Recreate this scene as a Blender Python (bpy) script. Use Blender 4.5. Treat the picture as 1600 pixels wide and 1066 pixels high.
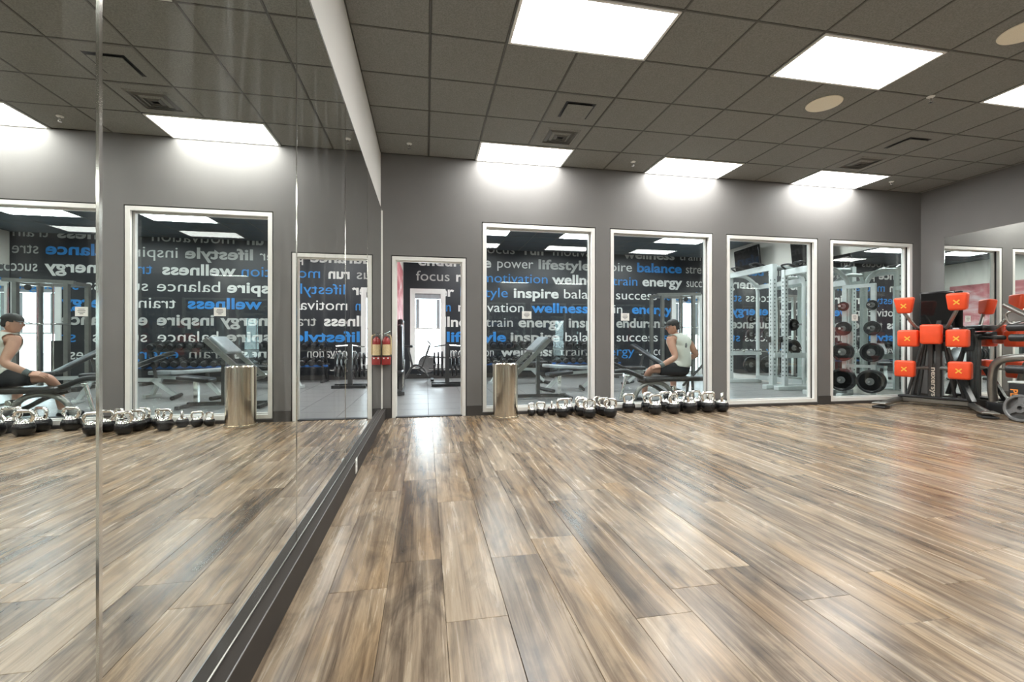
import bpy, bmesh, math, random
from mathutils import Vector, Matrix, Euler, Quaternion

random.seed(7)
PI = math.pi
scene = bpy.context.scene
COL = scene.collection
for _o in list(bpy.data.objects):
    bpy.data.objects.remove(_o, do_unlink=True)

# ------------------------------------------------------------------ camera, world, exposure
EYE = 1.025
cam_data = bpy.data.cameras.new('camera')
cam = bpy.data.objects.new('camera', cam_data)
COL.objects.link(cam)
cam.location = (0, 0, EYE)
cam.rotation_euler = (PI / 2, 0, -0.189076)
cam_data.sensor_width = 36.0
cam_data.lens = 702.26 / 1600 * 36.0
cam_data.shift_y = -2.6 / 1600
cam_data.clip_start = 0.02
scene.camera = cam

world = bpy.data.worlds.new('world')
scene.world = world
world.use_nodes = True
bg = world.node_tree.nodes['Background']
bg.inputs['Color'].default_value = (0.86, 0.93, 1.0, 1)
bg.inputs['Strength'].default_value = 11.0

LAMP = 24.0          # radiance of the lay-in panels of the studio
LAMP_GYM = 36.0
vs = scene.view_settings
vs.view_transform = 'Standard'
vs.look = 'None'
vs.exposure = 0.0
vs.gamma = 1.0
vs.use_curve_mapping = False
scene.cycles.transparent_max_bounces = 24
scene.cycles.max_bounces = 14
scene.cycles.glossy_bounces = 8
scene.cycles.diffuse_bounces = 5
scene.cycles.sample_clamp_indirect = 12.0

# ------------------------------------------------------------------ materials
MATS = {}


def nodes_of(name):
    m = bpy.data.materials.new(name)
    m.use_nodes = True
    nt = m.node_tree
    return m, nt, nt.nodes['Principled BSDF']


def N(nt, typ, **kw):
    n = nt.nodes.new(typ)
    for k, v in kw.items():
        if hasattr(n, k) and k not in n.inputs:
            setattr(n, k, v)
        else:
            n.inputs[k].default_value = v
    return n


def mat(name, col, rough=0.5, metal=0.0, var=0.12, scale=12.0, bump=0.0, bscale=200.0, stretch=(1, 1, 1), spec=0.5, coat=0.0, sheen=0.0):
    if name in MATS:
        return MATS[name]
    m, nt, p = nodes_of(name)
    L = nt.links.new
    tc = N(nt, 'ShaderNodeTexCoord')
    mp = N(nt, 'ShaderNodeMapping')
    mp.inputs['Scale'].default_value = stretch
    L(tc.outputs['Object'], mp.inputs['Vector'])
    nz = N(nt, 'ShaderNodeTexNoise')
    nz.inputs['Scale'].default_value = scale
    nz.inputs['Detail'].default_value = 4
    L(mp.outputs[0], nz.inputs['Vector'])
    rp = N(nt, 'ShaderNodeValToRGB')
    a, b = rp.color_ramp.elements
    a.position, b.position = 0.3, 0.7
    a.color = [max(0, c * (1 - var)) for c in col] + [1]
    b.color = [min(1, c * (1 + var)) for c in col] + [1]
    L(nz.outputs['Fac'], rp.inputs[0])
    L(rp.outputs[0], p.inputs['Base Color'])
    mr = N(nt, 'ShaderNodeMapRange')
    mr.inputs['To Min'].default_value = max(0.02, rough * 0.85)
    mr.inputs['To Max'].default_value = min(1, rough * 1.15)
    L(nz.outputs['Fac'], mr.inputs['Value'])
    L(mr.outputs[0], p.inputs['Roughness'])
    p.inputs['Metallic'].default_value = metal
    p.inputs['Specular IOR Level'].default_value = spec
    p.inputs['Coat Weight'].default_value = coat
    if sheen:
        p.inputs['Sheen Weight'].default_value = sheen
    if bump:
        n2 = N(nt, 'ShaderNodeTexNoise')
        n2.inputs['Scale'].default_value = bscale
        n2.inputs['Detail'].default_value = 3
        L(mp.outputs[0], n2.inputs['Vector'])
        bp = N(nt, 'ShaderNodeBump')
        bp.inputs['Strength'].default_value = bump
        bp.inputs['Distance'].default_value = 0.004
        L(n2.outputs['Fac'], bp.inputs['Height'])
        L(bp.outputs[0], p.inputs['Normal'])
    MATS[name] = m
    return m


def emission_mat(name, col, strength):
    m, nt, p = nodes_of(name)
    L = nt.links.new
    tc = N(nt, 'ShaderNodeTexCoord')
    nz = N(nt, 'ShaderNodeTexNoise')
    nz.inputs['Scale'].default_value = 3.0
    L(tc.outputs['Object'], nz.inputs['Vector'])
    mr = N(nt, 'ShaderNodeMapRange')
    mr.inputs['To Min'].default_value = strength * 0.94
    mr.inputs['To Max'].default_value = strength * 1.06
    L(nz.outputs['Fac'], mr.inputs['Value'])
    p.inputs['Base Color'].default_value = (0.85, 0.85, 0.85, 1)
    p.inputs['Roughness'].default_value = 0.5
    p.inputs['Emission Color'].default_value = tuple(col) + (1,)
    L(mr.outputs[0], p.inputs['Emission Strength'])
    return m


def glass_mat(name, tint, k=1.0):
    """clear pane: lets light through, mirrors by Fresnel, a little dust"""
    m, nt, p = nodes_of(name)
    L = nt.links.new
    out = nt.nodes['Material Output']
    nt.nodes.remove(p)
    tr = N(nt, 'ShaderNodeBsdfTransparent')
    tr.inputs['Color'].default_value = tuple(tint) + (1,)
    gl = N(nt, 'ShaderNodeBsdfGlossy')
    gl.inputs['Roughness'].default_value = 0.0
    fr = N(nt, 'ShaderNodeFresnel')
    geo = N(nt, 'ShaderNodeNewGeometry')
    ior = N(nt, 'ShaderNodeMapRange')
    ior.inputs['To Min'].default_value = 1.5
    ior.inputs['To Max'].default_value = 1 / 1.5      # the node inverts the index on the back of the sheet
    L(geo.outputs['Backfacing'], ior.inputs['Value'])
    L(ior.outputs[0], fr.inputs['IOR'])
    mu = N(nt, 'ShaderNodeMath', operation='MULTIPLY')
    mu.inputs[1].default_value = k
    L(fr.outputs[0], mu.inputs[0])
    mx = N(nt, 'ShaderNodeMixShader')
    L(mu.outputs[0], mx.inputs[0])
    L(tr.outputs[0], mx.inputs[1])
    L(gl.outputs[0], mx.inputs[2])
    tc = N(nt, 'ShaderNodeTexCoord')
    nz = N(nt, 'ShaderNodeTexNoise')
    nz.inputs['Scale'].default_value = 2.5
    nz.inputs['Detail'].default_value = 6
    L(tc.outputs['Object'], nz.inputs['Vector'])
    mr = N(nt, 'ShaderNodeMapRange')
    mr.inputs['From Min'].default_value = 0.5
    mr.inputs['From Max'].default_value = 0.9
    mr.inputs['To Max'].default_value = 0.02
    L(nz.outputs['Fac'], mr.inputs['Value'])
    df = N(nt, 'ShaderNodeBsdfDiffuse')
    mx2 = N(nt, 'ShaderNodeMixShader')
    L(mr.outputs[0], mx2.inputs[0])
    L(mx.outputs[0], mx2.inputs[1])
    L(df.outputs[0], mx2.inputs[2])
    L(mx2.outputs[0], out.inputs['Surface'])
    MATS[name] = m
    return m


def mirror_mat(name):
    """silvered glass with wipe marks and dust streaks"""
    m, nt, p = nodes_of(name)
    L = nt.links.new
    out = nt.nodes['Material Output']
    p.inputs['Base Color'].default_value = (0.86, 0.885, 0.86, 1)
    p.inputs['Metallic'].default_value = 1.0
    p.inputs['Roughness'].default_value = 0.0
    tc = N(nt, 'ShaderNodeTexCoord')
    mp = N(nt, 'ShaderNodeMapping')
    mp.inputs['Scale'].default_value = (1, 5.0, 0.9)
    mp.inputs['Rotation'].default_value = (0.35, 0, 0)
    L(tc.outputs['Object'], mp.inputs['Vector'])
    nz = N(nt, 'ShaderNodeTexNoise')
    nz.inputs['Scale'].default_value = 1.6
    nz.inputs['Detail'].default_value = 7
    nz.inputs['Distortion'].default_value = 0.6
    L(mp.outputs[0], nz.inputs['Vector'])
    mr = N(nt, 'ShaderNodeMapRange')
    mr.inputs['From Min'].default_value = 0.52
    mr.inputs['From Max'].default_value = 0.85
    mr.inputs['To Max'].default_value = 0.16
    L(nz.outputs['Fac'], mr.inputs['Value'])
    df = N(nt, 'ShaderNodeBsdfDiffuse')
    df.inputs['Color'].default_value = (0.55, 0.57, 0.57, 1)
    mx = N(nt, 'ShaderNodeMixShader')
    L(mr.outputs[0], mx.inputs[0])
    L(p.outputs[0], mx.inputs[1])
    L(df.outputs[0], mx.inputs[2])
    L(mx.outputs[0], out.inputs['Surface'])
    return m


def wood_mat():
    m, nt, p = nodes_of('vinyl_wood')
    L = nt.links.new
    tc = N(nt, 'ShaderNodeTexCoord')
    oi = N(nt, 'ShaderNodeObjectInfo')
    ofs = N(nt, 'ShaderNodeVectorMath', operation='SCALE')
    cmb = N(nt, 'ShaderNodeCombineXYZ')
    m1 = N(nt, 'ShaderNodeMath', operation='MULTIPLY')
    m1.inputs[1].default_value = 37.0
    m2 = N(nt, 'ShaderNodeMath', operation='MULTIPLY')
    m2.inputs[1].default_value = 91.0
    L(oi.outputs['Random'], m1.inputs[0])
    L(oi.outputs['Random'], m2.inputs[0])
    L(m1.outputs[0], cmb.inputs[0])
    L(m2.outputs[0], cmb.inputs[1])
    L(m1.outputs[0], cmb.inputs[2])
    add = N(nt, 'ShaderNodeVectorMath', operation='ADD')
    L(tc.outputs['Object'], add.inputs[0])
    L(cmb.outputs[0], add.inputs[1])

    def noise(sc, scale, det, dist=0.0, rough=0.55):
        mp = N(nt, 'ShaderNodeMapping')
        mp.inputs['Scale'].default_value = sc
        L(add.outputs[0], mp.inputs['Vector'])
        n = N(nt, 'ShaderNodeTexNoise')
        n.inputs['Scale'].default_value = scale
        n.inputs['Detail'].default_value = det
        n.inputs['Distortion'].default_value = dist
        n.inputs['Roughness'].default_value = rough
        L(mp.outputs[0], n.inputs['Vector'])
        return n
    broad = noise((20, 1.0, 1), 1.0, 7, 0.7, 0.62)       # broad streaks along the plank
    grain = noise((150, 4.0, 1), 1.0, 5, 0.3, 0.7)   # fine grain
    blot = noise((7, 2.4, 1), 1.0, 6, 1.2, 0.6)         # darker smoky patches
    # overall tone of the plank
    tone = N(nt, 'ShaderNodeMapRange')
    tone.inputs['To Min'].default_value = -0.065
    tone.inputs['To Max'].default_value = 0.085
    L(oi.outputs['Random'], tone.inputs['Value'])
    s1 = N(nt, 'ShaderNodeMath', operation='ADD')
    L(broad.outputs['Fac'], s1.inputs[0])
    L(tone.outputs[0], s1.inputs[1])
    g1 = N(nt, 'ShaderNodeMapRange')
    g1.inputs['To Min'].default_value = -0.15
    g1.inputs['To Max'].default_value = 0.15
    L(grain.outputs['Fac'], g1.inputs['Value'])
    s2 = N(nt, 'ShaderNodeMath', operation='ADD')
    L(s1.outputs[0], s2.inputs[0])
    L(g1.outputs[0], s2.inputs[1])
    rp = N(nt, 'ShaderNodeValToRGB')
    cr = rp.color_ramp
    stops = [(0.20, (0.046, 0.033, 0.023)), (0.35, (0.128, 0.093, 0.063)), (0.47, (0.245, 0.184, 0.128)),
             (0.60, (0.390, 0.304, 0.214)), (0.80, (0.56, 0.465, 0.35))]
    cr.elements[0].position, cr.elements[0].color = stops[0][0], stops[0][1] + (1,)
    cr.elements[1].position, cr.elements[1].color = stops[-1][0], stops[-1][1] + (1,)
    for ps, c in stops[1:-1]:
        e = cr.elements.new(ps)
        e.color = c + (1,)
    L(s2.outputs[0], rp.inputs[0])
    # smoky grey patches
    bm_ = N(nt, 'ShaderNodeMapRange')
    bm_.inputs['From Min'].default_value = 0.46
    bm_.inputs['From Max'].default_value = 0.68
    bm_.inputs['To Max'].default_value = 0.90
    L(blot.outputs['Fac'], bm_.inputs['Value'])
    mix = N(nt, 'ShaderNodeMix', data_type='RGBA', blend_type='MULTIPLY')
    L(bm_.outputs[0], mix.inputs['Factor'])
    L(rp.outputs[0], mix.inputs[6])
    mix.inputs[7].default_value = (0.46, 0.46, 0.47, 1)
    # honey coloured planks among the grey ones
    gold = noise((3, 0.9, 1), 1.0, 3, 0.4)
    gm = N(nt, 'ShaderNodeMapRange')
    gm.inputs['From Min'].default_value = 0.48
    gm.inputs['From Max'].default_value = 0.72
    gm.inputs['To Max'].default_value = 0.85
    L(gold.outputs['Fac'], gm.inputs['Value'])
    mg = N(nt, 'ShaderNodeMix', data_type='RGBA', blend_type='MULTIPLY')
    L(gm.outputs[0], mg.inputs['Factor'])
    L(mix.outputs[2], mg.inputs[6])
    mg.inputs[7].default_value = (1.0, 0.83, 0.58, 1)
    L(mg.outputs[2], p.inputs['Base Color'])
    p.inputs['Coat Weight'].default_value = 0.0
    p.inputs['Coat Roughness'].default_value = 0.16
    rr = N(nt, 'ShaderNodeMapRange')
    rr.inputs['To Min'].default_value = 0.22
    rr.inputs['To Max'].default_value = 0.31
    L(broad.outputs['Fac'], rr.inputs['Value'])
    L(rr.outputs[0], p.inputs['Roughness'])
    p.inputs['Specular IOR Level'].default_value = 0.62
    bp = N(nt, 'ShaderNodeBump')
    bp.inputs['Strength'].default_value = 0.045
    bp.inputs['Distance'].default_value = 0.002
    L(grain.outputs['Fac'], bp.inputs['Height'])
    L(bp.outputs[0], p.inputs['Normal'])
    return m


def mural_mat():
    m, nt, p = nodes_of('mural_print')
    L = nt.links.new
    tc = N(nt, 'ShaderNodeTexCoord')
    mp = N(nt, 'ShaderNodeMapping')
    mp.inputs['Rotation'].default_value = (0.6, 0, 0)
    mp.inputs['Scale'].default_value = (1, 0.9, 2.2)
    L(tc.outputs['Object'], mp.inputs['Vector'])
    nz = N(nt, 'ShaderNodeTexNoise')
    nz.inputs['Scale'].default_value = 1.3
    nz.inputs['Detail'].default_value = 5
    nz.inputs['Distortion'].default_value = 1.0
    L(mp.outputs[0], nz.inputs['Vector'])
    rp = N(nt, 'ShaderNodeValToRGB')
    cr = rp.color_ramp
    cr.elements[0].position, cr.elements[0].color = 0.3, (0.30, 0.045, 0.06, 1)
    cr.elements[1].position, cr.elements[1].color = 0.68, (0.72, 0.55, 0.54, 1)
    e = cr.elements.new(0.5)
    e.color = (0.55, 0.19, 0.20, 1)
    L(nz.outputs['Fac'], rp.inputs[0])
    L(rp.outputs[0], p.inputs['Base Color'])
    p.inputs['Roughness'].default_value = 0.6
    return m


M_WOOD = wood_mat()
M_MIRROR = mirror_mat('silvered_mirror')
M_GLASS = glass_mat('clear_glass', (0.92, 0.962, 0.962))
M_LAMP = emission_mat('panel_diffuser', (1.0, 0.985, 0.95), LAMP)
M_LAMPG = emission_mat('gym_panel_diffuser', (0.97, 0.99, 1.0), LAMP_GYM)
M_GREY = mat('grey_wall_paint', (0.155, 0.152, 0.148), 0.62, var=0.05, scale=2.0, bump=0.03, bscale=90)
M_PALE = mat('pale_wall_paint', (0.66, 0.655, 0.63), 0.6, var=0.03, scale=2.0, bump=0.03, bscale=90)
M_CREAM = mat('cream_wall_paint', (0.80, 0.77, 0.70), 0.6, var=0.03, scale=2.0)
M_BLACKWALL = mat('black_wall_paint', (0.016, 0.018, 0.023), 0.38, var=0.1, scale=2.0)
M_BASE = mat('charcoal_baseboard', (0.052, 0.048, 0.046), 0.38, var=0.08, scale=6)
M_LEDGE = mat('dark_brown_plinth', (0.040, 0.034, 0.030), 0.62, var=0.08, scale=4, spec=0.3)
M_TILE = mat('acoustic_tile', (0.225, 0.226, 0.212), 0.9, var=0.22, scale=90, bump=0.5, bscale=260)
M_TBAR = mat('shaded_charcoal_bar', (0.085, 0.083, 0.074), 0.5, var=0.05)  # same charcoal as the tiles, darkened to paint the shadow lines between them
M_TILEG = mat('gym_acoustic_tile', (0.075, 0.092, 0.108), 0.9, var=0.15, scale=90, bump=0.4, bscale=260)
M_WHITE = mat('white_enamel', (0.80, 0.80, 0.77), 0.32, var=0.03, scale=6)
M_GASKET = mat('black_gasket', (0.012, 0.014, 0.017), 0.45, var=0.1)
M_SUB = mat('dark_subfloor', (0.03, 0.025, 0.02), 0.8)
M_RUBBER = mat('rubber_floor_tile', (0.23, 0.23, 0.225), 0.32, var=0.25, scale=60, bump=0.25, bscale=300)
M_CHROME = mat('chrome', (0.78, 0.77, 0.74), 0.10, 1.0, var=0.05)
M_STEEL = mat('brushed_steel', (0.64, 0.58, 0.49), 0.17, 1.0, var=0.16, scale=1.0, stretch=(45, 45, 0.2), bump=0.25, bscale=1.0)
M_GUN = mat('gunmetal_tube', (0.30, 0.29, 0.27), 0.30, 0.85, var=0.08)
M_DARKTUBE = mat('dark_grey_tube', (0.075, 0.075, 0.075), 0.35, 0.4, var=0.1)
M_PALETUBE = mat('pale_grey_powder_coat', (0.56, 0.60, 0.585), 0.35, 0.1, var=0.05)
M_BLACK = mat('black_rubber', (0.014, 0.014, 0.015), 0.38, var=0.15, scale=30, bump=0.08)
M_BLACKGLOSS = mat('black_glossy_enamel', (0.010, 0.010, 0.011), 0.16, var=0.1)
M_PAD = mat('black_vinyl_pad', (0.018, 0.018, 0.020), 0.33, var=0.15, bump=0.06, bscale=350)
M_GREYPAD = mat('grey_vinyl_pad', (0.36, 0.39, 0.41), 0.30, var=0.1, bump=0.06, bscale=350)
M_ORANGE = mat('orange_vinyl', (0.80, 0.075, 0.018), 0.36, var=0.06, scale=8, bump=0.05, bscale=300)
M_YELLOW = mat('yellow_print', (0.85, 0.50, 0.06), 0.5, var=0.05)
M_ORANGEINK = mat('orange_print', (0.80, 0.26, 0.04), 0.5, var=0.08)
M_PALEINK = mat('pale_print', (0.62, 0.58, 0.50), 0.5, var=0.05)
M_INK_W = mat('white_wall_lettering', (0.74, 0.74, 0.71), 0.5, var=0.03)
M_INK_G = mat('grey_wall_lettering', (0.46, 0.46, 0.435), 0.5, var=0.04)
M_INK_B = mat('blue_wall_lettering', (0.022, 0.225, 0.60), 0.5, var=0.05)
M_RED = mat('red_enamel', (0.30, 0.028, 0.026), 0.30, var=0.08)
M_LABEL = mat('cream_label', (0.66, 0.52, 0.30), 0.5, var=0.12, scale=60)
M_SCREEN = mat('glossy_screen', (0.010, 0.010, 0.010), 0.05, var=0.02)
M_BEIGE = mat('beige_speaker_grille', (0.90, 0.83, 0.67), 0.6, var=0.08, scale=300, bump=0.3, bscale=600)
M_PAPER = mat('paper', (0.78, 0.78, 0.75), 0.7, var=0.03)
M_SKIN = mat('skin', (0.58, 0.30, 0.205), 0.48, var=0.08, scale=14)
M_SHIRT = mat('white_cotton', (0.70, 0.69, 0.62), 0.85, var=0.06, scale=10, bump=0.15, bscale=40)
M_SHORTS = mat('black_cloth', (0.018, 0.018, 0.022), 0.8, var=0.15, bump=0.1)
M_HAIR = mat('dark_hair', (0.016, 0.012, 0.010), 0.6, var=0.2)
M_BAND = mat('grey_wrap', (0.16, 0.18, 0.18), 0.8, var=0.1)
M_CONCRETE = mat('pale_concrete', (0.62, 0.62, 0.60), 0.8, var=0.08, scale=3)
M_MURAL = mural_mat()
M_CAST = mat('grey_cast_iron', (0.20, 0.20, 0.20), 0.36, 0.6, var=0.12, scale=40)
M_BLUESTEEL = mat('blue_enamel', (0.02, 0.10, 0.32), 0.35, var=0.05)


# ------------------------------------------------------------------ geometry helpers
class MB:
    def __init__(s):
        s.v, s.f = [], []

    def add(s, vs_, fs):
        k = len(s.v)
        s.v += [tuple(x) for x in vs_]
        s.f += [tuple(i + k for i in f) for f in fs]
        return s

    def box(s, x0, x1, y0, y1, z0, z1, R=None, o=None):
        vs_ = [Vector((x, y, z)) for z in (z0, z1) for y in (y0, y1) for x in (x0, x1)]
        if R is not None:
            o = Vector(o or (0, 0, 0))
            vs_ = [R @ p + o for p in vs_]
        return s.add(vs_, [(0, 2, 3, 1), (4, 5, 7, 6), (0, 1, 5, 4), (2, 6, 7, 3), (0, 4, 6, 2), (1, 3, 7, 5)])

    def cbox(s, c, d, R=None):
        hx, hy, hz = d[0] / 2, d[1] / 2, d[2] / 2
        return s.box(-hx, hx, -hy, hy, -hz, hz, R or Matrix.Identity(3), c)

    def rbox(s, c, d, r, R=None, seg=3):
        bm = bmesh.new()
        bmesh.ops.create_cube(bm, size=1.0)
        for v in bm.verts:
            v.co = Vector((v.co.x * d[0], v.co.y * d[1], v.co.z * d[2]))
        bmesh.ops.bevel(bm, geom=list(bm.edges), offset=r, segments=seg, profile=0.5, affect='EDGES', clamp_overlap=True)
        bm.verts.ensure_lookup_table()
        R = R or Matrix.Identity(3)
        c = Vector(c)
        vs_ = [R @ v.co + c for v in bm.verts]
        fs = [tuple(v.index for v in f.verts) for f in bm.faces]
        bm.free()
        return s.add(vs_, fs)

    def tube(s, pts, r, n=10, caps=True, closed=False):
        pts = [Vector(p) for p in pts]
        k = len(pts)
        rs = r if isinstance(r, (list, tuple)) else [r] * k
        T = []
        for i in range(k):
            a = pts[i - 1] if (i > 0 or closed) else pts[i]
            b = pts[(i + 1) % k] if (i < k - 1 or closed) else pts[i]
            T.append((b - a).normalized())
        up = Vector((0, 0, 1)) if abs(T[0].z) < 0.9 else Vector((1, 0, 0))
        u = T[0].cross(up).normalized()
        rings = []
        for i in range(k):
            if i:
                q = T[i - 1].rotation_difference(T[i])
                u = q @ u
            u = (u - T[i] * u.dot(T[i])).normalized()
            w = T[i].cross(u)
            rings.append([pts[i] + (u * math.cos(2 * PI * j / n) + w * math.sin(2 * PI * j / n)) * rs[i] for j in range(n)])
        vs_ = [p for rg in rings for p in rg]
        fs = []
        for i in range(k if closed else k - 1):
            for j in range(n):
                a, b = i * n + j, i * n + (j + 1) % n
                c, d = ((i + 1) % k) * n + (j + 1) % n, ((i + 1) % k) * n + j
                fs.append((a, b, c, d))
        if caps and not closed:
            fs.append(tuple(reversed(range(n))))
            fs.append(tuple((k - 1) * n + j for j in range(n)))
        return s.add(vs_, fs)

    def cyl(s, a, b, r, n=16):
        return s.tube([a, b], r, n)

    def bar(s, a, b, w, h):
        """rectangular tube from a to b; w across, h in the vertical plane"""
        a, b = Vector(a), Vector(b)
        t = (b - a).normalized()
        up = Vector((0, 0, 1)) if abs(t.z) < 0.95 else Vector((0, 1, 0))
        x = t.cross(up).normalized()
        y = x.cross(t).normalized()
        vs_ = [p + x * (sx * w / 2) + y * (sy * h / 2) for p in (a, b) for sx, sy in ((-1, -1), (1, -1), (1, 1), (-1, 1))]
        return s.add(vs_, [(3, 2, 1, 0), (4, 5, 6, 7), (0, 1, 5, 4), (1, 2, 6, 5), (2, 3, 7, 6), (3, 0, 4, 7)])

    def lathe(s, prof, c=(0, 0, 0), n=24, R=None):
        R = R or Matrix.Identity(3)
        c = Vector(c)
        vs_, fs = [], []
        for r, z in prof:
            for j in range(n):
                vs_.append(R @ Vector((r * math.cos(2 * PI * j / n), r * math.sin(2 * PI * j / n), z)) + c)
        for i in range(len(prof) - 1):
            for j in range(n):
                a, b = i * n + j, i * n + (j + 1) % n
                fs.append((a, b, b + n, a + n))
        if prof[0][0] > 1e-6:
            fs.append(tuple(reversed(range(n))))
        if prof[-1][0] > 1e-6:
            k = (len(prof) - 1) * n
            fs.append(tuple(k + j for j in range(n)))
        return s.add(vs_, fs)

    def torus(s, c, R0, r, axis='z', n=32, m=8):
        pts = []
        for i in range(n):
            a = 2 * PI * i / n
            p = {'z': (math.cos(a), math.sin(a), 0), 'x': (0, math.cos(a), math.sin(a)), 'y': (math.cos(a), 0, math.sin(a))}[axis]
            pts.append(Vector(c) + Vector(p) * R0)
        return s.tube(pts, r, m, closed=True)

    def xf(s, M):
        s.v = [tuple(M @ Vector(p)) for p in s.v]
        return s

    def mesh(s, name):
        me = bpy.data.meshes.new(name)
        me.from_pydata(s.v, [], s.f)
        bm = bmesh.new()
        bm.from_mesh(me)
        bmesh.ops.recalc_face_normals(bm, faces=bm.faces)
        bm.to_mesh(me)
        bm.free()
        return me


def obj(name, mb, m, parent=None, smooth=True, loc=None):
    me = mb.mesh(name) if isinstance(mb, MB) else mb
    if not me.materials:
        me.materials.append(m)
    if smooth and isinstance(mb, MB):
        for p in me.polygons:
            p.use_smooth = True
        me.set_sharp_from_angle(angle=math.radians(38))
    o = bpy.data.objects.new(name, me)
    COL.objects.link(o)
    if parent:
        o.parent = parent
    if loc is not None:
        o.location = loc
    return o


def tag(o, label, cat, group=None):
    o['label'] = label
    o['category'] = cat
    if group:
        o['group'] = group
    return o


def thing(name, label, cat, loc=(0, 0, 0), rz=0.0, group=None):
    o = bpy.data.objects.new(name, None)
    COL.objects.link(o)
    o.location = loc
    o.rotation_euler = (0, 0, rz)
    o.empty_display_size = 0.1
    return tag(o, label, cat, group)


def struct(name, mb, m, parent=None, smooth=False):
    o = obj(name, mb, m, parent, smooth)
    if parent is None:
        o['kind'] = 'structure'
    return o


def dup(root, label=None, loc=None, rz=None, scale=None, group=None):
    r = root.copy()
    COL.objects.link(r)
    if label:
        r['label'] = label
    if group:
        r['group'] = group
    if loc is not None:
        r.location = loc
    if rz is not None:
        r.rotation_euler = (0, 0, rz)
    if scale is not None:
        r.scale = (scale,) * 3
    for ch in list(root.children):
        c = ch.copy()
        COL.objects.link(c)
        c.parent = r
        for g in list(ch.children):
            d = g.copy()
            COL.objects.link(d)
            d.parent = c
    return r


def fillet(pts, r, n=5):
    pts = [Vector(p) for p in pts]
    out = [pts[0]]
    for i in range(1, len(pts) - 1):
        a, b, c = pts[i - 1], pts[i], pts[i + 1]
        u, w = (a - b), (c - b)
        rr = min(r, u.length * 0.48, w.length * 0.48)
        p0, p1 = b + u.normalized() * rr, b + w.normalized() * rr
        for k in range(n + 1):
            t = k / n
            out.append(p0 * (1 - t) ** 2 + b * 2 * t * (1 - t) + p1 * t ** 2)
    out.append(pts[-1])
    return out


def rotz(a):
    return Matrix.Rotation(a, 3, 'Z')


def rotx(a):
    return Matrix.Rotation(a, 3, 'X')


def roty(a):
    return Matrix.Rotation(a, 3, 'Y')


def text(name, body, m, parent, loc, rot, size, bold=0.0, width=None, depth=0.0015, align='LEFT'):
    cu = bpy.data.curves.new(name, 'FONT')
    cu.body = body
    cu.size = size
    cu.offset = bold
    cu.extrude = depth
    cu.align_x = align
    cu.resolution_u = 4
    cu.materials.append(m)
    o = bpy.data.objects.new(name, cu)
    COL.objects.link(o)
    o.location = loc
    o.rotation_euler = rot
    o.parent = parent
    if width:
        FIT.append((o, width))
    return o


FIT = []

# ------------------------------------------------------------------ dimensions
XL, XR = -0.575, 8.04          # side walls of both rooms
YW, YW2 = 6.03, 6.18           # partition between studio and gym
YR = -0.30                     # rear wall of the studio
YB = 12.0                      # black wall of the gym
H = 3.435
T = 0.6096                     # ceiling module
CX0, CY0 = 0.033, 3.608        # a crossing of the ceiling grid
DOOR = (-0.446, 0.534, 2.12)
WINS = [(0.741, 2.363), (2.575, 4.210), (4.435, 6.046), (6.271, 7.885)]
WZ0, WZ1 = 0.045, 2.61

# ------------------------------------------------------------------ floors
fl = struct('floor', MB().box(XL - .15, XR + .15, YR - .15, YW2 - .08, -0.12, -0.006), M_SUB)
PW, PL = 0.2286, 1.22
plank_meshes = {}


def plank_mesh(w, l):
    key = (round(w, 3), round(l, 3))
    if key not in plank_meshes:
        g = 0.0006
        mb = MB()
        c = 0.0012
        x0, x1, y0, y1 = g, w - g, g, l - g
        vs_ = [(x0, y0, -0.006), (x1, y0, -0.006), (x1, y1, -0.006), (x0, y1, -0.006),
               (x0, y0, -c), (x1, y0, -c), (x1, y1, -c), (x0, y1, -c),
               (x0 + c, y0 + c, 0), (x1 - c, y0 + c, 0), (x1 - c, y1 - c, 0), (x0 + c, y1 - c, 0)]
        fs = [(3, 2, 1, 0), (8, 9, 10, 11)]
        for k in (0, 4):
            for j in range(4):
                fs.append((k + j, k + (j + 1) % 4, k + 4 + (j + 1) % 4, k + 4 + j))
        me = mb.add(vs_, fs).mesh('plank')
        me.materials.append(M_WOOD)
        plank_meshes[key] = me
    return plank_meshes[key]


x = -0.386 - PW
k = 0
offs = {0: 0.58, 1: 0.58 + 0.0, 2: 0.22, 3: 0.14}
while x < XR - 0.001:
    x1 = min(x + PW, XR)
    xa = max(x, XL)
    rnd = random.Random(k * 13 + 5)
    y = YR - rnd.random() * PL
    while y < YW:
        y1 = min(y + PL, YW)
        ya = max(y, YR)
        if y1 - ya > 0.02 and x1 - xa > 0.01:
            obj('plank', plank_mesh(x1 - xa, y1 - ya), M_WOOD, fl, loc=(xa, ya, 0))
        y += PL
    x += PW
    k += 1

gf = struct('floor.001', MB().box(XL - .15, XR + .15, YW2 - .08, YB + .15, -0.12, -0.006), M_SUB)
rt = {}
x = XL
while x < XR - 0.02:
    w = min(T, XR - x)
    y = YW2 - 0.08
    while y < YB - 0.02:
        d = min(T, YB - y)
        key = (round(w, 3), round(d, 3))
        if key not in rt:
            g = 0.003
            rt[key] = MB().box(g, w - g, g, d - g, -0.006, -0.0005).mesh('rubber_tile')
            rt[key].materials.append(M_RUBBER)
        obj('rubber_tile', rt[key], M_RUBBER, gf, loc=(x, y, 0))
        y += T
    x += T
struct('trim_1', MB().box(DOOR[0] + .045, DOOR[1] - .045, YW + .01, YW2 - .04, -0.002, 0.010), M_GASKET)

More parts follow.
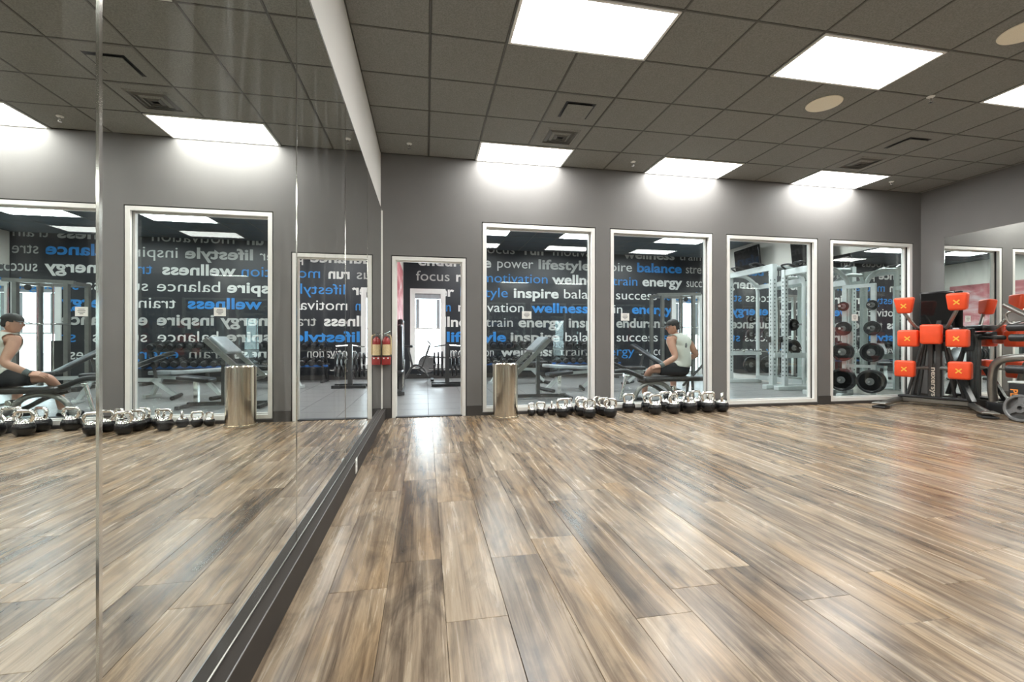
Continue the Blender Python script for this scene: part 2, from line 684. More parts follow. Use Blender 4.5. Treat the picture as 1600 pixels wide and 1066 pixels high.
# ------------------------------------------------------------------ ceilings
def ceiling(name, y_lo, y_hi, tile_m, skip):
    mb = MB().box(XL - .15, XR + .15, y_lo - .1, y_hi + .1, H + 0.05, H + 0.2)
    xs = [CX0 + T * i for i in range(-1, 15)]
    ys = [CY0 + T * i for i in range(-9, 16)]
    for gx in xs:
        if XL - .01 < gx < XR:
            mb.box(max(gx - .0075, XL), gx + .0075, y_lo, y_hi, H, H + 0.03)
    for gy in ys:
        if y_lo - .02 < gy < y_hi + .02:
            mb.box(XL, XR, max(gy - .0075, y_lo), min(gy + .0075, y_hi), H + .0005, H + 0.03)
    c = struct(name, mb, M_TBAR)
    ms = {}
    for i in range(-1, 14):
        for j in range(-9, 15):
            x0, x1 = max(CX0 + T * i, XL), min(CX0 + T * (i + 1), XR)
            y0, y1 = max(CY0 + T * j, y_lo), min(CY0 + T * (j + 1), y_hi)
            if x1 - x0 < .04 or y1 - y0 < .04 or (i, j) in skip:
                continue
            key = (round(x1 - x0, 3), round(y1 - y0, 3))
            if key not in ms:
                w, d = key
                g, e = 0.0065, 0.011
                m2 = MB()
                m2.add([(g, g, .012), (w - g, g, .012), (w - g, d - g, .012), (g, d - g, .012),
                        (e, e, .003), (w - e, e, .003), (w - e, d - e, .003), (e, d - e, .003)],
                       [(4, 5, 6, 7), (0, 1, 5, 4), (1, 2, 6, 5), (2, 3, 7, 6), (3, 0, 4, 7), (3, 2, 1, 0)])
                ms[key] = m2.mesh('ceiling_tile')
                ms[key].materials.append(tile_m)
            obj('ceiling_tile', ms[key], tile_m, c, loc=(x0, y0, H))
    return c


lamp_cells = [(1, 3), (5, 3), (9, 3), (1, -1), (5, -1), (9, -1), (1, -5), (5, -5), (9, -5)]
lamp_names = {
    (1, 3): 'white ceiling light panel against the far wall, above the first window',
    (5, 3): 'white ceiling light panel against the far wall, above the second and third windows',
    (9, 3): 'white ceiling light panel against the far wall, above the fourth window',
    (1, -1): 'large white ceiling light panel at the top edge, left of the other near ones',
    (5, -1): 'large white ceiling light panel beside the beige round speaker',
    (9, -1): 'white ceiling light panel cut by the right edge of the photo',
    (1, -5): 'white ceiling light panel overhead nearest the mirror wall, behind the frame',
    (5, -5): 'white ceiling light panel overhead in the room middle, behind the frame',
    (9, -5): 'white ceiling light panel overhead nearest the right wall, behind the frame'}
skip = set()
for i, j in lamp_cells:
    skip |= {(i, j), (i + 1, j)}
ceiling('ceiling', YR, YW, M_TILE, skip)

fm = MB()
lw, ld = 2 * T - .023, T - .023
for a in ((0, lw, 0, .022), (0, lw, ld - .022, ld), (0, .022, .022, ld - .022), (lw - .022, lw, .022, ld - .022)):
    fm.box(a[0], a[1], a[2], a[3], -.007, .03)
frame_me = fm.mesh('lamp_frame')
frame_me.materials.append(M_WHITE)
dm = MB().box(.02, lw - .02, .02, ld - .02, -.004, .02).mesh('diffuser')
dm.materials.append(M_LAMP)
dmg = MB().box(.02, lw - .02, .02, ld - .02, -.004, .02).mesh('diffuser')
dmg.materials.append(M_LAMPG)


def lamp(i, j, label, dmesh, group):
    t = thing('ceiling_light', label, 'ceiling light', (CX0 + T * i + .0115, CY0 + T * j + .0115, H), 0, group)
    obj('lamp_frame', frame_me, M_WHITE, t)
    obj('diffuser', dmesh, M_LAMP, t)


for c in lamp_cells:
    lamp(c[0], c[1], lamp_names[c], dm, 'studio ceiling light panels')
gym_cells = [(1, 10), (5, 10), (9, 10), (1, 6), (5, 6), (9, 6)]
gskip = set()
for i, j in gym_cells:
    gskip |= {(i, j), (i + 1, j)}
ceiling('ceiling.001', YW2, YB, M_TILEG, gskip)
gl_names = ['above the door end of the black word wall', 'above the middle of the black word wall', 'above the right end of the black word wall',
            'just behind the partition, door end', 'just behind the partition, middle', 'just behind the partition, mirror end']
for c, nm in zip(gym_cells, gl_names):
    lamp(c[0], c[1], 'gym ceiling light panel ' + nm, dmg, 'gym ceiling light panels')

# ------------------------------------------------------------------ walls
struct('wall_left', MB().box(XL - .15, XL, YR - .15, YW2, 0, H + .05), M_PALE)
struct('wall_right', MB().box(XR, XR + .15, YR - .15, YW2, 0, H + .05), M_GREY)
fw = MB()
fw.box(XL, DOOR[0], YW, YW2, 0, H + .05)
fw.box(DOOR[0], DOOR[1], YW, YW2, DOOR[2], H + .05)
prev = DOOR[1]
for a, b in WINS:
    fw.box(prev, a, YW, YW2, 0, H + .05)
    fw.box(a, b, YW, YW2, WZ1, H + .05)
    fw.box(a, b, YW, YW2, 0, WZ0)
    prev = b
fw.box(prev, XR, YW, YW2, 0, H + .05)
struct('wall_far', fw, M_GREY)
# rear wall of the studio: right behind the camera, grey above a mirror band
rw = MB()
rw.box(XL, XR, YR - .15, YR, 0, H + .05)
struct('wall_rear', rw, M_GREY)
# gym shell
struct('wall_left.001', MB().box(XL - .15, XL, YW2, YB + .15, 0, H + .05), M_CREAM)
struct('wall_right.001', MB().box(XR, XR + .15, YW2, YB + .15, 0, H + .05), M_CREAM)
GW = [(-0.335, 0.435, 0.33, 2.28), (7.11, 7.98, 0.05, 2.28)]
bw = MB()
prev = XL
for a, b, z0, z1 in GW:
    bw.box(prev, a, YB, YB + .15, 0, H + .05)
    bw.box(a, b, YB, YB + .15, 0, z0)
    bw.box(a, b, YB, YB + .15, z1, H + .05)
    prev = b
bw.box(prev, XR, YB, YB + .15, 0, H + .05)
wb = struct('wall_back', bw, M_BLACKWALL)
struct('ground', MB().box(-20, 28, YB + .2, 40, -.3, -.02), M_CONCRETE)

# words on the black wall
WORDS = [('endurance', 0, -0.21, 1.72, 'bw'), ('power', 0, 1.87, 2.87, 'w'), ('lifestyle', 0, 3.02, 4.51, 'bg'), ('inspire', 0, 4.66, 5.77, 'w'),
         ('balance', 0, 5.94, 7.34, 'bB'), ('strength', 0, 7.48, 7.98, 'g'),
         ('focus', 1, -0.26, 0.61, 'g'), ('run', 1, 0.77, 1.28, 'bw'), ('motivation', 1, 1.47, 3.27, 'B'), ('wellness', 1, 3.44, 5.03, 'bw'),
         ('train', 1, 5.21, 5.96, 'B'), ('energy', 1, 6.11, 7.37, 'bw'), ('succ', 1, 7.50, 8.0, 'w'),
         ('power', 2, -0.41, 0.72, 'bw'), ('lifestyle', 2, 0.87, 2.15, 'B'), ('inspire', 2, 2.33, 3.60, 'bw'), ('balance', 2, 3.74, 5.09, 'w'),
         ('success', 2, 5.29, 6.55, 'w'), ('strength', 2, 6.70, 7.95, 'B'),
         ('run', 3, 0.24, 0.62, 'B'), ('motivation', 3, 0.82, 2.60, 'w'), ('wellness', 3, 2.86, 4.49, 'bB'), ('train', 3, 4.72, 5.50, 'w'), ('energy', 3, 5.79, 7.05, 'bB'),
         ('wellness', 4, -0.09, 1.42, 'bw'), ('train', 4, 1.58, 2.32, 'g'), ('energy', 4, 2.47, 3.76, 'bg'), ('inspire', 4, 3.89, 5.11, 'bg'), ('endurance', 4, 5.31, 7.05, 'bg'),
         ('lifestyle', 5, 0.52, 2.11, 'bB'), ('inspire', 5, 2.24, 3.63, 'bg'), ('balance', 5, 3.78, 5.08, 'w'), ('success', 5, 5.31, 6.58, 'w'), ('strength', 5, 6.75, 7.05, 'B'),
         ('motivation', 6, 0.62, 1.78, 'w'), ('wellness', 6, 2.0, 3.5, 'bw'), ('train', 6, 3.65, 4.44, 'g'), ('energy', 6, 4.65, 5.85, 'B'), ('success', 6, 6.0, 7.0, 'w'),
         ('focus', -1, 1.50, 2.37, 'g'), ('run', -1, 2.63, 3.16, 'bg'), ('motivation', -1, 3.43, 5.2, 'g'), ('wellness', -1, 5.55, 7.15, 'bg'), ('train', -1, 7.28, 7.98, 'g')]
ROWZ = {r: 2.965 - 0.4 * r for r in range(0, 8)}
ROWZ[-1] = 3.345
for w, r, x0, x1, st in WORDS:
    if w in ('succ',):
        body = 'succ'
    elif w == 'strength' and x1 - x0 < .6:
        body = 'stre' if r == 0 else 'st'
    else:
        body = w
    m = M_INK_B if 'B' in st else (M_INK_W if 'w' in st else M_INK_G)
    if r == -1:
        continue
    text('lettering', body, m, wb, (x0, YB - .0005, ROWZ[r]), (PI / 2, 0, 0), 0.37, 0.010 if 'b' in st else 0.0, x1 - x0)
# the topmost row is cut by the ceiling: only the lower part of the letters is on the wall
for w, r, x0, x1, st in WORDS:
    if r == -1:
        m = M_INK_B if 'B' in st else (M_INK_W if 'w' in st else M_INK_G)
        text('lettering', w, m, wb, (x0, YB - .0005, ROWZ[-1]), (PI / 2, 0, 0), 0.37, 0.010 if 'b' in st else 0.0, x1 - x0)

# baseboards
bb = MB()
for a, b in [(XL + .02, DOOR[0]), (DOOR[1], WINS[0][0])] + [(WINS[i][1], WINS[i + 1][0]) for i in range(3)] + [(WINS[3][1], XR - .02)]:
    bb.box(a, b, YW - .014, YW, 0, .135)
for a, b in WINS:
    bb.box(a, b, YW - .008, YW, 0, .035)
struct('baseboard_far', bb, M_BASE)
struct('baseboard_left', MB().box(XL, -.515, YR, YW - .002, 0, .125), M_LEDGE)
struct('baseboard_right', MB().box(XR - .05, XR, YR, YW - .016, 0, .137), M_LEDGE)
struct('trim_2', MB().box(-.5172, -.5138, YR, YW - .004, .1225, .1262), M_CAST)  # pale strip painting the highlight on the plinth's bevelled edge
struct('baseboard_back', MB().box(GW[0][1], GW[1][0], YB - .015, YB, 0, .12).box(XL, GW[0][1], YB - .015, YB, 0, .12), M_BASE)


# ------------------------------------------------------------------ windows and door
def ring(mb, x0, x1, z0, z1, w, y0, y1):
    mb.box(x0, x0 + w, y0, y1, z0, z1)
    mb.box(x1 - w, x1, y0, y1, z0, z1)
    mb.box(x0 + w, x1 - w, y0, y1, z0, z0 + w)
    mb.box(x0 + w, x1 - w, y0, y1, z1 - w, z1)
    return mb


for n, (a, b) in enumerate(WINS, 1):
    g = .012
    x0, x1, z0, z1 = a + g, b - g, WZ0, WZ1 - g
    w = struct('window_%d' % n, ring(MB(), a + .001, b - .001, WZ0 + .0, WZ1 - .001, g, YW + .05, YW + .10), M_GASKET)
    obj('window_frame', ring(MB(), x0, x1, z0, z1, .05, YW + .004, YW + .048), M_WHITE, w, False)
    obj('gasket', ring(MB(), x0 + .01, x1 - .01, z0 + .01, z1 - .01, .028, YW + .0485, YW + .082), M_GASKET, w, False)
    obj('glazing_bead', ring(MB(), x0, x1, z0, z1, .062, YW + .083, YW + .135), M_WHITE, w, False)
    obj('pane', MB().box(x0 + .03, x1 - .03, YW + .112, YW + .119, z0 + .03, z1 - .03), M_GLASS, w, False)
for n, (a, b, z0, z1) in enumerate(GW, 5):
    w = struct('window_%d' % n, ring(MB(), a, b, z0, z1, .055, YB - .02, YB + .10), M_WHITE)
    obj('casing', ring(MB(), a - .07, b + (.07 if n == 5 else .02), z0 - .07, z1 + .07, .072, YB - .03, YB - .0005), M_WHITE, w, False)
    mid = (a + b) / 2
    obj('blind_slat', MB().box(a + .075, a + .165, YB + .02, YB + .035, (z0 + z1) / 2 + .02, z1 - .20), M_GREYPAD, w, False)
    obj('blind_slat', MB().box(b - .165, b - .075, YB + .02, YB + .035, (z0 + z1) / 2 + .02, z1 - .20), M_GREYPAD, w, False)
    obj('rail', MB().box(a + .055, b - .055, YB + .015, YB + .04, (z0 + z1) / 2 - .02, (z0 + z1) / 2 + .02), M_WHITE, w, False)
    obj('blind', MB().box(a + .056, b - .056, YB + .03, YB + .07, z1 - .19, z1 - .056), M_GREYPAD, w, False)
    obj('pane', MB().box(a + .05, b - .05, YB + .045, YB + .051, z0 + .05, z1 - .05), M_GLASS, w, False)
dr = struct('door_1', MB().box(DOOR[0] + .001, DOOR[0] + .012, YW + .02, YW2, 0, DOOR[2] - .012).box(DOOR[1] - .012, DOOR[1] - .001, YW + .02, YW2, 0, DOOR[2] - .012)
            .box(DOOR[0] + .001, DOOR[1] - .001, YW + .02, YW2, DOOR[2] - .012, DOOR[2] - .001), M_GASKET)
df_ = MB()
for x0, x1 in ((DOOR[0] + .012, DOOR[0] + .058), (DOOR[1] - .058, DOOR[1] - .012)):
    df_.box(x0, x1, YW + .004, YW2 + .02, 0, DOOR[2] - .012)
df_.box(DOOR[0] + .058, DOOR[1] - .058, YW + .004, YW2 + .02, DOOR[2] - .058, DOOR[2] - .012)
obj('door_frame', df_, M_WHITE, dr, False)
ds = MB()
ds.box(DOOR[0] + .058, DOOR[0] + .072, YW + .06, YW + .10, 0, DOOR[2] - .072).box(DOOR[1] - .072, DOOR[1] - .058, YW + .06, YW + .10, 0, DOOR[2] - .072)
ds.box(DOOR[0] + .058, DOOR[1] - .058, YW + .06, YW + .10, DOOR[2] - .072, DOOR[2] - .058)
obj('door_stop', ds, M_WHITE, dr, False)
obj('strike_plate', MB().box(DOOR[1] - .0585, DOOR[1] - .0565, YW + .02, YW + .05, .98, 1.10), M_GUN, dr, False)

# ------------------------------------------------------------------ mirrors
seams = [-.285, .907, 2.126, 3.345, 4.565, 6.012]
mn = ['nearest full height wall mirror at the left edge of the photo', 'second wall mirror, right of the thick bright seam', 'third wall mirror of the left wall, above the outlet',
      'fourth narrow looking wall mirror of the left wall', 'last wall mirror of the left wall, touching the extinguisher corner']
for i in range(5):
    y0, y1 = seams[i] + .0012, seams[i + 1] - .0012
    t = tag(obj('wall_mirror', MB().box(XL + .0005, -.560, y0, y1, .1265, 2.69), M_MIRROR, None, False), mn[i], 'mirror', 'left wall mirrors')
    e = MB()
    wd = (.0045, .002, .002, .002, .005)[i]
    e.box(-.5600, -.5575, y1 - wd, y1 + (wd * .9 if i < 4 else .010), .1265, 2.69)
    if i == 4:
        e.box(-.5740, -.5500, 6.0125, 6.0215, .1265, 2.69)
    obj('edge_strip', e, M_WHITE if i == 4 else M_CHROME, t, False)
    obj('bottom_channel', MB().box(-.5600, -.5575, y0, y1, .1265, .1315), M_GUN, t, False)
    obj('top_edge', MB().box(-.5600, -.5585, y0, y1, 2.684, 2.6905), M_CHROME, t, False)
for i, (y0, y1) in enumerate(((4.46, 5.68), (3.24, 4.458), (2.02, 3.238))):
    t = tag(obj('wall_mirror', MB().box(XR - .015, XR - .0005, y0, y1 - .0012, .1385, 2.63), M_MIRROR, None, False),
            ['right wall mirror behind the orange boxing trainer', 'right wall mirror just beyond the right edge of the frame', 'right wall mirror farthest from the trainer'][i], 'mirror', 'right wall mirrors')
    obj('top_edge', MB().box(XR - .0165, XR - .0150, y0, y1 - .0012, 2.620, 2.6305), M_CHROME, t, False)
    obj('edge_strip', MB().box(XR - .0165, XR - .0150, y1 - .008, y1 - .0012, .1385, 2.63), M_CHROME, t, False)
for i, (x0, x1) in enumerate(((XL + .02, 1.6), (1.602, 3.74), (3.742, 5.88), (5.882, 8.02))):
    tag(obj('wall_mirror', MB().box(x0, x1, YR + .0005, YR + .015, .14, 2.66), M_MIRROR, None, False),
        'mirror on the wall behind the camera, %s from the left mirror wall' % ('first', 'second', 'third', 'fourth')[i], 'mirror', 'rear wall mirrors')
for i, (y0, y1) in enumerate(((6.20, 7.63), (7.632, 9.07), (9.072, 10.51), (10.512, 11.98))):
    tag(obj('wall_mirror', MB().box(XR - .015, XR - .0005, y0, y1, .14, 2.69), M_MIRROR, None, False),
        'gym mirror behind the pale racks, %s from the partition' % ('first', 'second', 'third', 'fourth')[i], 'mirror', 'gym wall mirrors')

# ------------------------------------------------------------------ ceiling fittings
def cell(i, j):
    return (CX0 + T * (i + .5), CY0 + T * (j + .5), H)


def plaque_vent(i, j, label):
    c = cell(i, j)
    t = thing('plaque_vent', label, 'ceiling vent', c, 0, 'flat plaque vents')
    h = .285
    obj('vent_panel', MB().box(-h, h, -h, h, .0005, .004), M_TILE, t, False)
    obj('recess_shade', MB().box(-.16, .16, -.16, .16, -.001, .0005), M_GASKET, t, False)  # flat black sheet standing in for the shadow around the plaque
    obj('plaque', MB().rbox((0, 0, -.012), (.27, .27, .010), .004), M_TILE, t)


def louvre_vent(i, j, label):
    c = cell(i, j)
    t = thing('louvre_vent', label, 'ceiling vent', c, 0, 'louvred ceiling vents')
    obj('vent_panel', MB().box(-.285, .285, -.285, .285, .0005, .004), M_TILE, t, False)
    for k, h in enumerate((.20, .155, .11, .065)):
        m = MB()
        z = -.003 - .004 * k
        a, b = h, h - .026
        vs_, fs = [], []
        for (r, zz) in ((a, z + .004), (b, z - .010), (b - .004, z - .010), (a - .006, z + .004)):
            vs_ += [(-r, -r, zz), (r, -r, zz), (r, r, zz), (-r, r, zz)]
        for q in range(4):
            for j2 in range(4):
                q2 = (q + 1) % 4
                fs.append((q * 4 + j2, q * 4 + (j2 + 1) % 4, q2 * 4 + (j2 + 1) % 4, q2 * 4 + j2))
        obj('louvre', m.add(vs_, fs), M_TBAR if k % 2 else M_TILE, t, False)
    obj('recess_shade', MB().box(-.05, .05, -.05, .05, -.004, .0005), M_GASKET, t, False)  # black plate painting the dark centre, no real opening


plaque_vent(2, 1, 'flat square ceiling vent with dark shadow gap, above the first window')
plaque_vent(9, 1, 'flat square ceiling vent with dark shadow gap, toward the right wall')
louvre_vent(2, 2, 'louvred square ceiling vent beside the light above the first window')
louvre_vent(9, 2, 'louvred square ceiling vent beside the light above the fourth window')


def speaker(i, j, label):
    t = thing('ceiling_speaker', label, 'speaker', cell(i, j), 0, 'round ceiling speakers')
    obj('grille', MB().lathe([(0, -.012), (.13, -.011), (.150, -.007)], n=48), M_BEIGE, t)
    obj('rim', MB().lathe([(.149, -.009), (.158, -.008), (.162, -.001), (.150, -.0005)], n=48), M_BEIGE, t)


speaker(6, 0, 'round beige ceiling speaker beside the middle light panel')
speaker(7, -2, 'round beige ceiling speaker cut by the top right edge')


def sprinkler(x, y, label):
    t = thing('sprinkler', label, 'sprinkler', (x, y, H), 0, 'ceiling sprinklers')
    obj('escutcheon', MB().lathe([(.034, 0), (.033, -.006), (.016, -.016), (.012, -.016)], n=20), M_WHITE, t)
    obj('body', MB().tube([(0, 0, -.012), (0, 0, -.034)], .009, 10).tube(fillet([(.010, 0, -.03), (.016, 0, -.045), (.004, 0, -.06)], .01), .003, 6)
        .tube(fillet([(-.010, 0, -.03), (-.016, 0, -.045), (-.004, 0, -.06)], .01), .003, 6), M_CHROME, t)
    obj('deflector', MB().lathe([(0, -.058), (.018, -.059), (.019, -.062), (0, -.063)], n=16), M_CHROME, t)


sprinkler(-.20, 5.67, 'small white ceiling sprinkler nearest the mirror wall')
sprinkler(2.76, 5.68, 'small white ceiling sprinkler between the first two far light panels')
sprinkler(6.98, 5.65, 'small white ceiling sprinkler in the far right corner')
sprinkler(4.92, 3.60, 'small white ceiling sprinkler right of the middle light panel')

# ------------------------------------------------------------------ studio: outlet, notices, extinguisher, bin
t = thing('wall_outlet', 'white power outlet low on the dark plinth under the mirrors', 'outlet', (-.515, 3.52, .082))
obj('cover_plate', MB().rbox((.003, 0, 0), (.006, .072, .108), .002), M_WHITE, t)
obj('socket', MB().rbox((.0065, 0, .022), (.004, .036, .03), .0015), M_PAPER, t)
obj('socket', MB().rbox((.0065, 0, -.022), (.004, .036, .03), .0015), M_PAPER, t)


def notice(x, z, w, h, label):
    t = thing('notice_sticker', label, 'notice', (x, YW + .1115, z), 0, 'paper notices on the windows')
    obj('sheet', MB().box(-w / 2, w / 2, -.0008, 0, -h / 2, h / 2), M_PAPER, t, False)
    m = MB()
    for k, f in enumerate((.5, .62, .55, .3)):
        m.box(-w * f / 2, w * f / 2, -.0012, -.0008, h * (.26 - .17 * k) - .004, h * (.26 - .17 * k) + .004)
    obj('print', m, M_CAST, t, False)


notice(1.385, 1.365, .135, .105, 'small white paper notice on the first window above the bin')
notice(2.858, 1.352, .13, .11, 'small white paper notice on the second window')
notice(6.86, 1.380, .12, .105, 'small white paper notice on the fourth window')

t = thing('fire_extinguisher', 'red fire extinguisher on the slim wall strip beside the doorway', 'fire extinguisher', (-.500, 5.965, .70))
obj('cylinder', MB().lathe([(0, .02), (.046, .02), (.050, .03), (.050, .29), (.044, .325), (.026, .345), (.018, .352), (.018, .36)], n=24), M_RED, t)
obj('label_sheet', MB().tube([(0, 0, .11), (0, 0, .26)], .0506, 24, caps=False), M_LABEL, t)
obj('holder', MB().rbox((0, -.002, .05), (.108, .108, .10), .008), M_RED, t)
obj('strap', MB().tube([(0, 0, .104), (0, 0, .122)], .0525, 24), M_BLACK, t)
for sx in (-.026, .026):
    obj('mounting_stud', MB().lathe([(0, 0), (.009, .001), (.010, .006), (0, .010)], (sx, -.056, .085), 12, rotx(PI / 2)), M_WHITE, t)
v = obj('valve', MB().tube([(0, 0, .355), (0, 0, .40)], .014, 12).tube([(0, -.02, .375), (0, -.03, .375)], .014, 12), M_CAST, t)
obj('lever', MB().bar((-.02, -.005, .395), (.055, -.02, .43), .016, .005).bar((-.02, -.005, .385), (.05, -.02, .385), .016, .005), M_CHROME, v)
obj('pull_ring', MB().torus((-.03, -.01, .395), .016, .002, 'y', 16, 6), M_CHROME, v)
obj('hose', MB().tube(fillet([(.014, 0, .385), (.056, -.01, .375), (.060, -.012, .30), (.058, -.012, .13)], .04), .008, 8), M_LABEL, t)

t = thing('waste_bin', 'tall brushed steel cylinder waste bin in front of the first window', 'waste bin', (1.022, 5.80, 0))
obj('body', MB().lathe([(0, .012), (.163, .012), (.163, .700), (.157, .706), (.153, .700), (.150, .05), (0, .05)], n=64), M_STEEL, t)
obj('base_ring', MB().lathe([(.160, 0), (.174, 0), (.176, .008), (.174, .030), (.163, .034)], n=64), M_STEEL, t)
obj('rim', MB().torus((0, 0, .702), .160, .0055, 'z', 64, 8), M_CHROME, t)
obj('liner', MB().lathe([(.148, .69), (.146, .55), (.0, .50)], n=40), M_BLACK, t)

# ------------------------------------------------------------------ kettlebells (unit height, scaled)
kb = thing('kettlebell', '', 'kettlebell', (0, 0, 0))
R = .335
prof = [(0, 0), (.17, 0)]
for k in range(0, 15):
    a = -0.96 + k * (PI / 2 + .80) / 14
    prof.append((R * math.cos(a) * 1.02, R + R * math.sin(a) - .047))
prof = [(r, max(z, 0.0)) for r, z in prof]
prof[-1] = (0.0, prof[-1][1])
obj('ball', MB().lathe(prof, n=28), M_BLACKGLOSS, kb)
hp = fillet([(-.15, 0, .50), (-.315, 0, .70), (-.265, 0, .935), (.265, 0, .935), (.315, 0, .70), (.15, 0, .50)], .21, 7)
rr = [.095 if abs(p.z) < .55 else .068 for p in hp]
hd = obj('handle', MB().tube(hp, rr, 10), M_CHROME, kb)
obj('collar', MB().lathe([(.275, .49), (.262, .53), (.18, .600), (.07, .628), (0, .632)], n=24), M_CHROME, kb)
KB = [(1.395, 5.90, .170, .5, 'small kettlebell, first from the left, right beside the steel bin'),
      (1.52, 5.88, .185, -.3, 'small kettlebell, second from the left beside the steel bin'),
      (1.68, 5.89, .195, 1.2, 'small kettlebell seen edge on, third from the left'),
      (1.765, 5.70, .249, .2, 'kettlebell in front of another, fourth from the left'),
      (1.91, 5.89, .225, .5, 'kettlebell half hidden behind the fourth one from the left'),
      (2.085, 5.91, .239, .3, 'rearmost of three kettlebells under the right end of the first window'),
      (2.06, 5.745, .242, .1, 'middle of three kettlebells under the right end of the first window'),
      (2.09, 5.56, .250, -.2, 'front kettlebell of the three under the right end of the first window'),
      (2.335, 5.91, .241, .6, 'rear kettlebell of the trio before the first pillar'),
      (2.36, 5.745, .243, .2, 'middle kettlebell of the trio before the first pillar'),
      (2.385, 5.57, .249, -.2, 'front kettlebell of the trio before the first pillar'),
      (2.80, 5.90, .269, .1, 'lone kettlebell under the left part of the second window'),
      (3.09, 5.90, .277, .4, 'kettlebell behind and left of the frontmost one, second window'),
      (3.08, 5.67, .280, .0, 'kettlebell in front with shiny ball under the second window middle'),
      (3.37, 5.90, .285, -.2, 'kettlebell with wide handle at the rear under the seated man'),
      (3.355, 5.68, .293, .5, 'kettlebell seen obliquely in the front row under the seated man'),
      (3.585, 5.90, .290, .2, 'rear kettlebell under the right half of the second window'),
      (3.62, 5.70, .302, .7, 'front kettlebell under the right half of the second window'),
      (3.84, 5.90, .290, .3, 'rear kettlebell before the second window right jamb'),
      (3.90, 5.70, .294, -.1, 'front kettlebell before the second window right jamb'),
      (4.085, 5.90, .271, .4, 'rear kettlebell at the right end of the row by the pillar'),
      (4.13, 5.71, .275, .9, 'last kettlebell in front at the right end of the row')]
for i, (x, y, h, rz, lab) in enumerate(KB):
    if i == 0:
        o = kb
        kb.location = (x, y, 0)
        kb.rotation_euler = (0, 0, rz)
        kb.scale = (h,) * 3
        kb['label'] = lab
        kb['group'] = 'kettlebells lined up under the windows'
    else:
        dup(kb, lab, (x, y, 0), rz, h)

# ------------------------------------------------------------------ orange pad boxing trainer
t = thing('boxing_trainer', 'grey boxing trainer stand with seven orange pads and a black screen', 'boxing machine', (7.63, 5.53, 0))
Fv = Vector((-.9117, -.4108, 0))
t.rotation_euler = (0, 0, math.atan2(Fv.y, Fv.x))      # local +x faces the boxer, local +y is the boxer's right
# in local space: x forward, y toward the far (left in the photo) side
for sy in (1, -1):
    f = obj('foot', MB().tube(fillet([(-.10, sy * .38, .075), (.06, sy * .41, .075), (.76, .68, .055) if sy > 0 else (.80, -.42, .055)], .08), .042, 12), M_GUN, t)
    tip = Vector((.76, .68, 0)) if sy > 0 else Vector((.80, -.42, 0))
    d = Vector((.70, .30 if sy > 0 else -.02, 0)).normalized()
    R = rotz(math.atan2(d.y, d.x))
    obj('foot_plate', MB().rbox(tip + Vector((.03, 0, .075)), (.24, .17, .02), .008, R), M_GUN, f)
    obj('foot_pad', MB().rbox(tip + Vector((.05, 0, .018)), (.22, .16, .034), .01, R), M_BLACK, f)
obj('base_bar', MB().rbox((0, 0, .085), (.085, .86, .075), .012), M_GUN, t)
obj('base_cover', MB().rbox((.01, 0, .135), (.16, .84, .03), .01), M_BLACK, t)
c = obj('column', MB().rbox((-.02, .045, .62), (.11, .062, 1.0), .012).rbox((-.02, -.045, .62), (.11, .062, 1.0), .012).box(-.06, .02, -.05, .05, .13, .66), M_DARKTUBE, t)
text('lettering', 'nexersys', M_PALEINK, c, (.037, -.028, .60), Euler((0, PI / 2, 0)), .085, .002, .44, .001)
for (y0, y1, zt) in ((.10, .22, 1.02), (.13, .30, .96), (.16, .36, .90), (-.10, -.20, .98), (-.14, -.30, .90)):
    obj('strut', MB().tube([(-.05, -y0, zt), (-.16, -y1, .13)], .022, 10), M_DARKTUBE, t)
obj('strut', MB().bar((-.02, .24, .58), (.10, .43, .12), .075, .05), M_BLACKGLOSS, t)
obj('backplate', MB().rbox((-.09, 0, 1.02), (.05, .22, .36), .02), M_BLACK, t)
obj('screen_bracket', MB().bar((-.06, 0, 1.10), (-.27, 0, 1.30), .05, .05), M_DARKTUBE, t)
sc_ = obj('screen', MB().rbox((-.285, -.03, 1.49), (.045, .41, .57), .008), M_BLACKGLOSS, t)
obj('display_glass', MB().box(-.2622, -.2612, -.215, .155, 1.23, 1.75), M_SCREEN, sc_, False)
obj('shroud', MB().rbox((.06, 0, 1.20), (.20, .40, .09), .035), M_BLACK, t)


def pad(y, x, z, w, h, d, taper=0.0, tilt=0.0, mark=True):
    m = MB()
    m.rbox((0, 0, 0), (d, w, h), .032, None, 4)
    vv = []
    for p in m.v:
        k = 1.0 - taper * (.5 - p[2] / h)
        vv.append((p[0], p[1] * k, p[2]))
    m.v = vv
    p = obj('strike_pad', m, M_ORANGE, t)
    p.location = (x, -y, z)
    p.rotation_euler = (0, tilt, math.atan2(y, 2.2) * .35)
    if mark:
        s = .042
        e = MB()
        for sg in (1, -1):
            R = rotx(sg * .78)
            e.cbox((d / 2 + .0012, 0, -.005), (.002, s * 2.1, .015), R)
        obj('cross_mark', e, M_YELLOW, p, False)
    else:
        obj('seam', MB().box(d / 2 - .001, d / 2 + .0012, -w * .44, w * .44, -.032, -.028), M_ORANGE, p, False)
    return p


